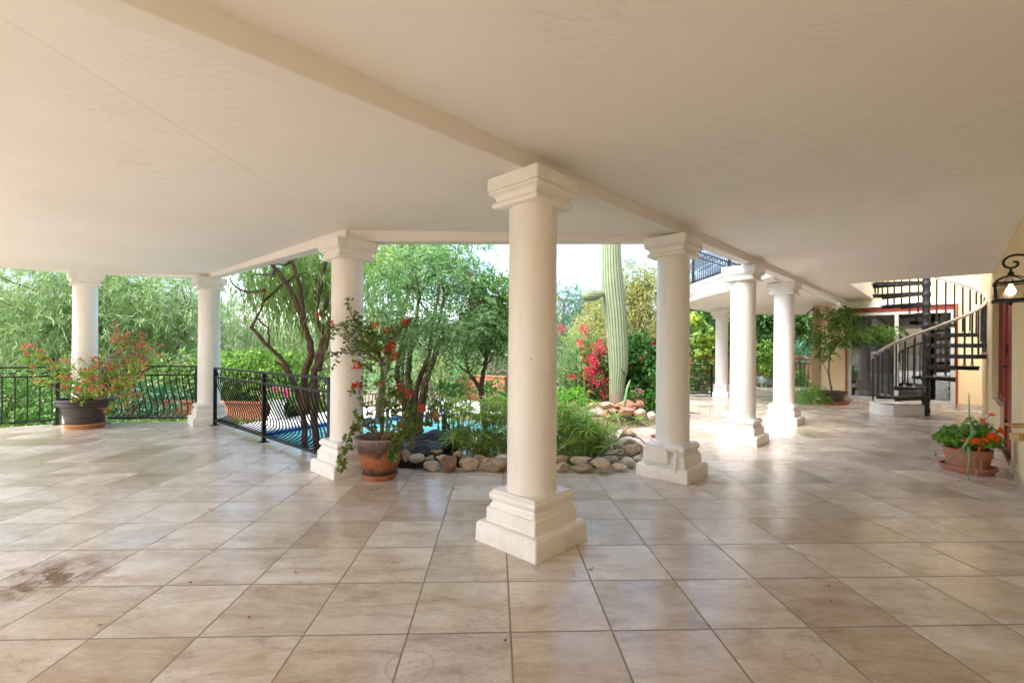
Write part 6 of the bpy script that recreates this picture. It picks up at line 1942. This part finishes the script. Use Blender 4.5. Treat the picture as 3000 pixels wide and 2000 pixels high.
# aloe-like tall leaf and a flower spike by the cactus
al = thing('agave_leaf', 'single long pale green blade leaning before the cactus foot', 'agave', at(1830, 1195, 6.8))
MB().tube(smooth_line([at(1822, 1200, 6.75), at(1831, 1170, 6.78), at(1838, 1135, 6.8), at(1847, 1112, 6.85)], 4), [.004, .008, .012, .015, .017, .018, .018, .018, .017, .015, .012, .008, .003], 6).put('blade', L['aloe'], al)
sk = thing('aloe_flower', 'tall thin coral flower spike standing before the red bougainvillea', 'flower spike', at(1712, 1225, 6.2))
MB().tube([at(1713, 1230, 6.2), at(1712, 1150, 6.2), at(1711, 1080, 6.2)], .006, 5).put('stalk', M['greenstem'], sk)
P = np.array([tuple(at(1711.5 + rng.uniform(-3, 3), y, 6.2)) for y in np.linspace(1070, 1120, 60)])
leafy(sk, 'blossom', L['fcoral'], leaf_geo(P, rng.normal(size=P.shape) * .5 + np.array([0, 0, -.8]), .035, .010))

# shrubs around the cactus
bush('ferny pale green shrub with small yellow flowers beside the front column', at(1670, 1055, 7.6), (.50, .4, .45), 480, 'fern', .03, .010, 'pinnate', 18, .16, fl='fyel', fn=8, fr=.02, fsz=.02, parts=[(at(1720, 1010, 7.9), (.35, .3, .3), 180), (at(1640, 1100, 7.4), (.4, .3, .3), 200)])
FR = [(1770, 970, .045), (1768, 985, .05), (1762, 1000, .05), (1755, 1012, .05), (1728, 1035 - 170, 0)]
tbg = thing('bougainvillea_bush', 'red bougainvillea bush in full bloom beside the cactus', 'bougainvillea', (at(1745, 1190, 7.6).x, 7.6, -.1))
G = []
for px, py, r, n in ((1740, 1120, .34, 260), (1765, 1060, .25, 160), (1700, 1140, .3, 180), (1775, 1150, .28, 160), (1740, 1020, .2, 70)):
    P, D = blob(at(px, py, 7.55), (r, r * .8, r), n, .25, 3, 2)
    G.append(spray(P, D + np.array([0, 0, .3]), 8, .14, .4, .045, .03, .8))
leafy(tbg, 'foliage', L['boug'], cat(*G))
FC = []
for px, py, n, sx, sy in ((1745, 1030, 8, 10, 8), (1735, 1055, 10, 12, 10), (1755, 1012, 8, 9, 8), (1775, 1020, 5, 8, 20), (1728, 1085, 14, 18, 9), (1742, 1095, 10, 16, 9), (1780, 1120, 4, 6, 5), (1735, 1140, 4, 6, 10), (1764, 1150, 4, 5, 8), (1672, 1108, 5, 6, 7), (1712, 967, 7, 12, 7), (1703, 1002, 5, 10, 4), (1711, 1020, 2, 4, 3), (1643, 965, 6, 10, 5), (1740, 1070, 6, 10, 8), (1753, 1120, 4, 5, 5), (1735, 1115, 4, 5, 5)):
    FC += [at(px + rng.normal() * sx * .6, py + rng.normal() * sy * .6, 7.25 + rng.uniform(-.1, .15)) for _ in range(n)]
leafy(tbg, 'blossom', L['fred'], flower_geo([c + Vector(rng.normal(size=3)) * .03 for c in FC], 13, .05, .026))
limbs(tbg, [([(1745, 1200, 7.6), (1740, 1120, 7.6), (1760, 1040, 7.5), (1712, 970, 7.4)], .025, .006)], M['stem'], 'stem')
limbs(tbg, [([(1745, 1200, 7.6), (1700, 1100, 7.5), (1660, 1000, 7.5), (1643, 965, 7.4)], .02, .005)], M['stem'], 'stem')
tgb = bush('dense dark green bush with a few pink blooms between cactus and column', at(1885, 1085, 7.6), (.40, .45, .52), 620, 'dense', .065, .042, parts=[(at(1860, 1030, 7.7), (.3, .3, .25), 180), (at(1900, 1150, 7.4), (.35, .3, .3), 200)], fl='fred', fn=7, fr=.04, fsz=.03)
FC = [at(1786 + rng.normal() * 4, 977 + rng.normal() * 9, 7.5) for _ in range(9)] + [at(1918 + rng.normal() * 5, 1004 + rng.normal() * 4, 7.5) for _ in range(6)] + [at(1790, 1045, 7.4), at(1786, 1030, 7.4)]
leafy(tgb, 'blossom', L['fred'], flower_geo(FC, 18, .04, .032))
bush('low bright yellow-green plant at the pond end of the cactus bed', at(1665, 1170, 6.4), (.26, .2, .12), 150, 'aspar', .06, .02)
bush('small red-flowered plant between the rocks at the cactus foot', at(1858, 1165, 6.95), (.10, .08, .08), 40, 'dense', .05, .02, fl='fmag', fn=6, fr=.03, fsz=.025)
# bamboo
bt = thing('bamboo', 'tall yellow-green bamboo grove behind the cactus', 'bamboo', (2.2, 9.8, -.2))
G = []
for px, py, rx, rz_2, n in ((1860, 830, .55, .42, 520), (1905, 880, .5, .6, 520), (1840, 920, .45, .5, 380), (1890, 980, .5, .4, 300), (1745, 960, .38, .42, 330), (1770, 900, .35, .3, 240), (1725, 985, .28, .22, 120)):
    P, D = blob(at(px, py, 9.8 + rng.uniform(-.3, .3)), (rx, .45, rz_2), n, .3, 4, 1.8)
    G.append(spray(P, D + np.array([0, 0, -.1]), 9, .24, .6, .10, .016, .8))
leafy(bt, 'foliage', L['bamboo'], cat(*G))
cu = MB()
for px, px2, yt in ((1874, 1876, 800), (1860, 1866, 850), (1895, 1905, 820), (1850, 1845, 840), (1740, 1735, 930), (1765, 1775, 900), (1915, 1925, 850), (1885, 1890, 800)):
    cu.tube(smooth_line([at(px, 1180, 9.7), at((px + px2) / 2, 1000, 9.7), at(px2, yt, 9.7)], 4), taper(9, .012, .005), 6)
cu.put('cane', pm('bamboo_cane', (0.42, 0.26, 0.06), (0.50, 0.36, 0.10), 5, .5), bt)
# sparse blue-green tree against the sky
tree('sparse grey-green tree against the bright sky beside the front column', (1.6, 13.2, -.4), [(at(1650, 900, 13), (.75, .6, .75), 200), (at(1700, 870, 13), (.5, .5, .3), 90), (at(1660, 980, 13), (.8, .6, .6), 220), (at(1745, 905, 13.2), (.5, .5, .4), 120)], 'teal', 'spiral', 14, .34, .3, .09, .016, .5, .2, trunk=[([(1640, 1150, 13), (1645, 1000, 13), (1655, 880, 13)], .06, .02), ([(1645, 1000, 13), (1690, 930, 13), (1725, 880, 13)], .04, .012)], ntw=40, gap=.4, mat='barkgrey')
# second porch greenery
hd = thing('hedge', 'tall dark leafy hedge rising above the brick wall of the far porch', 'hedge', (6.8, 14.6, -.3))
G = []
for px, py, dd, rx, rz_2, n in ((2040, 930, 13.2, .9, .9, 420), (2080, 1010, 13.4, .8, .6, 250), (2180, 960, 14.6, 1.1, 1.0, 520), (2240, 940, 14.8, .9, 1.1, 520), (2230, 1010, 14.6, .9, .6, 360), (2340, 950, 15.0, .9, 1.1, 560), (2350, 1010, 14.8, .8, .6, 300), (2120, 900, 14.2, .9, .7, 300), (2290, 900, 15, 1.2, .8, 400), (2420, 960, 15.5, 1., 1., 300)):
    P, D = blob(at(px, py, dd), (rx, .6, rz_2), n, .2, 4, 2.2)
    G.append(spray(P, D, 8, .22, .5, .13, .07, .8))
leafy(hd, 'foliage', L['ivy'], cat(*G))
limbs(hd, [([(x, 1060, 14.9), (x + 5, 980, 14.8), (x - 5, 900, 14.8)], .06, .03) for x in (2050, 2170, 2240, 2335)], M['bark'], 'stem')
vn = thing('grape_vine', 'vine with yellowing leaves beside the far porch column', 'vine', (4.2, 11.6, -.2))
G = []
for px, py, rx, rz_2, n in ((2050, 990, .32, .32, 190), (2080, 990, .25, .22, 140), (2060, 1035, .3, .14, 110), (2035, 940, .3, .25, 120), (2070, 1080, .3, .3, 110)):
    P, D = blob(at(px, py, 11.7), (rx, .3, rz_2), n, .2)
    G.append(round_geo(P, D + np.array([-.2, -.6, .2]), .040))
leafy(vn, 'foliage', L['vine'], cat(*G))
limbs(vn, [([(2045, 1150, 11.8), (2050, 1050, 11.8), (2035, 930, 11.8)], .03, .01)], M['bark'], 'stem')
bush('grey spiky plant by the low picket fence', at(2345, 1035, 13.6), (.4, .3, .25), 70, 'teal', .30, .03, nl=4, Lt=.1)
bush('weeping dark leaves in front of the red brick past the picket fence', at(2350, 1110, 13.2), (.40, .2, .35), 45, 'dense', .16, .03, droop=1.0)
bush('green bush behind the small belly railing of the far porch', at(2050, 1110, 11.6), (.5, .3, .4), 150, 'dense', .09, .05)
# pale far trees and the far treeline
GP = 'pale trees far beyond the garden'
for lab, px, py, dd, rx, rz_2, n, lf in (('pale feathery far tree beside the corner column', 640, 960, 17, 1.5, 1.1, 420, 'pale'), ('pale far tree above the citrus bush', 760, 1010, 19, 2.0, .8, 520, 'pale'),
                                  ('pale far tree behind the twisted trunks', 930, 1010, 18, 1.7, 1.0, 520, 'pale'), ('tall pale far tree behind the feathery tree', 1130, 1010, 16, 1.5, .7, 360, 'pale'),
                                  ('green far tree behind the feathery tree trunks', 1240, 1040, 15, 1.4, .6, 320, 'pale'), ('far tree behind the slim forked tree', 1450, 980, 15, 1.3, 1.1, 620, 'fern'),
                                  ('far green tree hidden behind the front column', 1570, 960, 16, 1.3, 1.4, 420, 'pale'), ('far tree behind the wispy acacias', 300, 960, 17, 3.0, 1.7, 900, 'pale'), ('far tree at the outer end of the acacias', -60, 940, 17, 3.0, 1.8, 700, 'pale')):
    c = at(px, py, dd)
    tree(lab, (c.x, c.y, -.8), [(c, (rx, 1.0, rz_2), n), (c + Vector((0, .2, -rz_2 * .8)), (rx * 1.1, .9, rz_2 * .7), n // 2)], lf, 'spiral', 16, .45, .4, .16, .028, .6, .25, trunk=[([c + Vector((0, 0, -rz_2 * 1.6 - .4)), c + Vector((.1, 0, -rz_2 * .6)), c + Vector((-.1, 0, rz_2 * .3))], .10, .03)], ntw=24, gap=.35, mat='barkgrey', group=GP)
G = []
for i in range(46):
    px = -700 + i * 105
    dd = rng.uniform(22, 27)
    P, D = blob(at(px, 1075, dd) + Vector((0, 0, rng.uniform(-.5, .5))), (2.2, 1.5, rng.uniform(1.3, 2.1)), 190, .2, 4, 2)
    G.append(spray(P, D, 12, .7, .4, .30, .07, .7))
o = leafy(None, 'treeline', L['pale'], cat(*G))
tag(o, 'pale hazy line of desert trees closing the garden off in the distance', 'treeline', kind='stuff')

# ================================================================ light
w = bpy.data.worlds.new('World')
sc.world = w
w.use_nodes = True
nt = w.node_tree
bg = nt.nodes['Background']
sky = nt.nodes.new('ShaderNodeTexSky')
sky.sky_type = 'NISHITA'
sky.sun_disc = False
SUN_EL, SUN_AZ = 54, -124                 # degrees; azimuth from +Y towards +X
sky.sun_elevation = math.radians(SUN_EL)
sky.sun_rotation = math.radians(SUN_AZ)
sky.air_density = 1.0
sky.dust_density = 4.0
sky.ozone_density = 1.0
hs_ = nt.nodes.new('ShaderNodeHueSaturation')
hs_.inputs['Saturation'].default_value = 1.0
nt.links.new(sky.outputs[0], hs_.inputs['Color'])
tcw = nt.nodes.new('ShaderNodeTexCoord')
mpw = nt.nodes.new('ShaderNodeMapping')
mpw.inputs['Scale'].default_value = (1, 1, 3.0)
nt.links.new(tcw.outputs['Generated'], mpw.inputs['Vector'])
cn = nz(nt, mpw.outputs[0], 2.6, 6, 0.6, 0.6)
cr = ramp(nt, [(0.38, (0.40, 0.42, 0.45)), (0.62, (1.0, 1.0, 1.0))])
nt.links.new(cn.outputs['Fac'], cr.inputs['Fac'])
nt.links.new(mixc(nt, 1.0, hs_.outputs[0], cr.outputs['Color'], 'MULTIPLY'), bg.inputs['Color'])
bg.inputs['Strength'].default_value = 0.15
sl = bpy.data.lights.new('sun', 'SUN')
sl.energy = 0.7
sl.angle = math.radians(60)
sl.color = (1.0, 0.99, 0.97)
so = link(bpy.data.objects.new('sun', sl))
az, el = math.radians(SUN_AZ), math.radians(SUN_EL)
sdir = Vector((math.sin(az) * math.cos(el), math.cos(az) * math.cos(el), math.sin(el)))
so.rotation_euler = (-sdir).to_track_quat('-Z', 'Y').to_euler()
so.location = (0, 0, 8)

# ================================================================ camera
cam = bpy.data.cameras.new('camera')
co = link(bpy.data.objects.new('camera', cam))
cam.sensor_width = 36
cam.lens = FPX / 3000 * 36
cam.shift_y = SHY / 3000
cam.clip_start = 0.05
cam.clip_end = 2000
m = Matrix.Identity(4)
for i in range(3):
    m[i][0], m[i][1], m[i][2] = CR[i], CU[i], -CF[i]
co.matrix_world = m
co.location = (0, 0, 1)
sc.camera = co

# ================================================================ to metres
S = Matrix.Scale(EYE, 4)
for me in bpy.data.meshes:
    if me.users:
        me.transform(S)
for o in bpy.data.objects:
    o.location = o.location * EYE

sc.view_settings.view_transform = 'Standard'
sc.view_settings.look = 'None'
sc.view_settings.gamma = 1
sc.view_settings.exposure = 2.72
sc.render.engine = 'CYCLES'
cy = sc.cycles
cy.use_denoising = True
cy.denoiser = 'OPENIMAGEDENOISE'
cy.max_bounces = 12
cy.diffuse_bounces = 8
cy.glossy_bounces = 4
cy.transmission_bounces = 6
cy.transparent_max_bounces = 12
cy.sample_clamp_indirect = 6
cy.caustics_reflective = False
cy.caustics_refractive = False
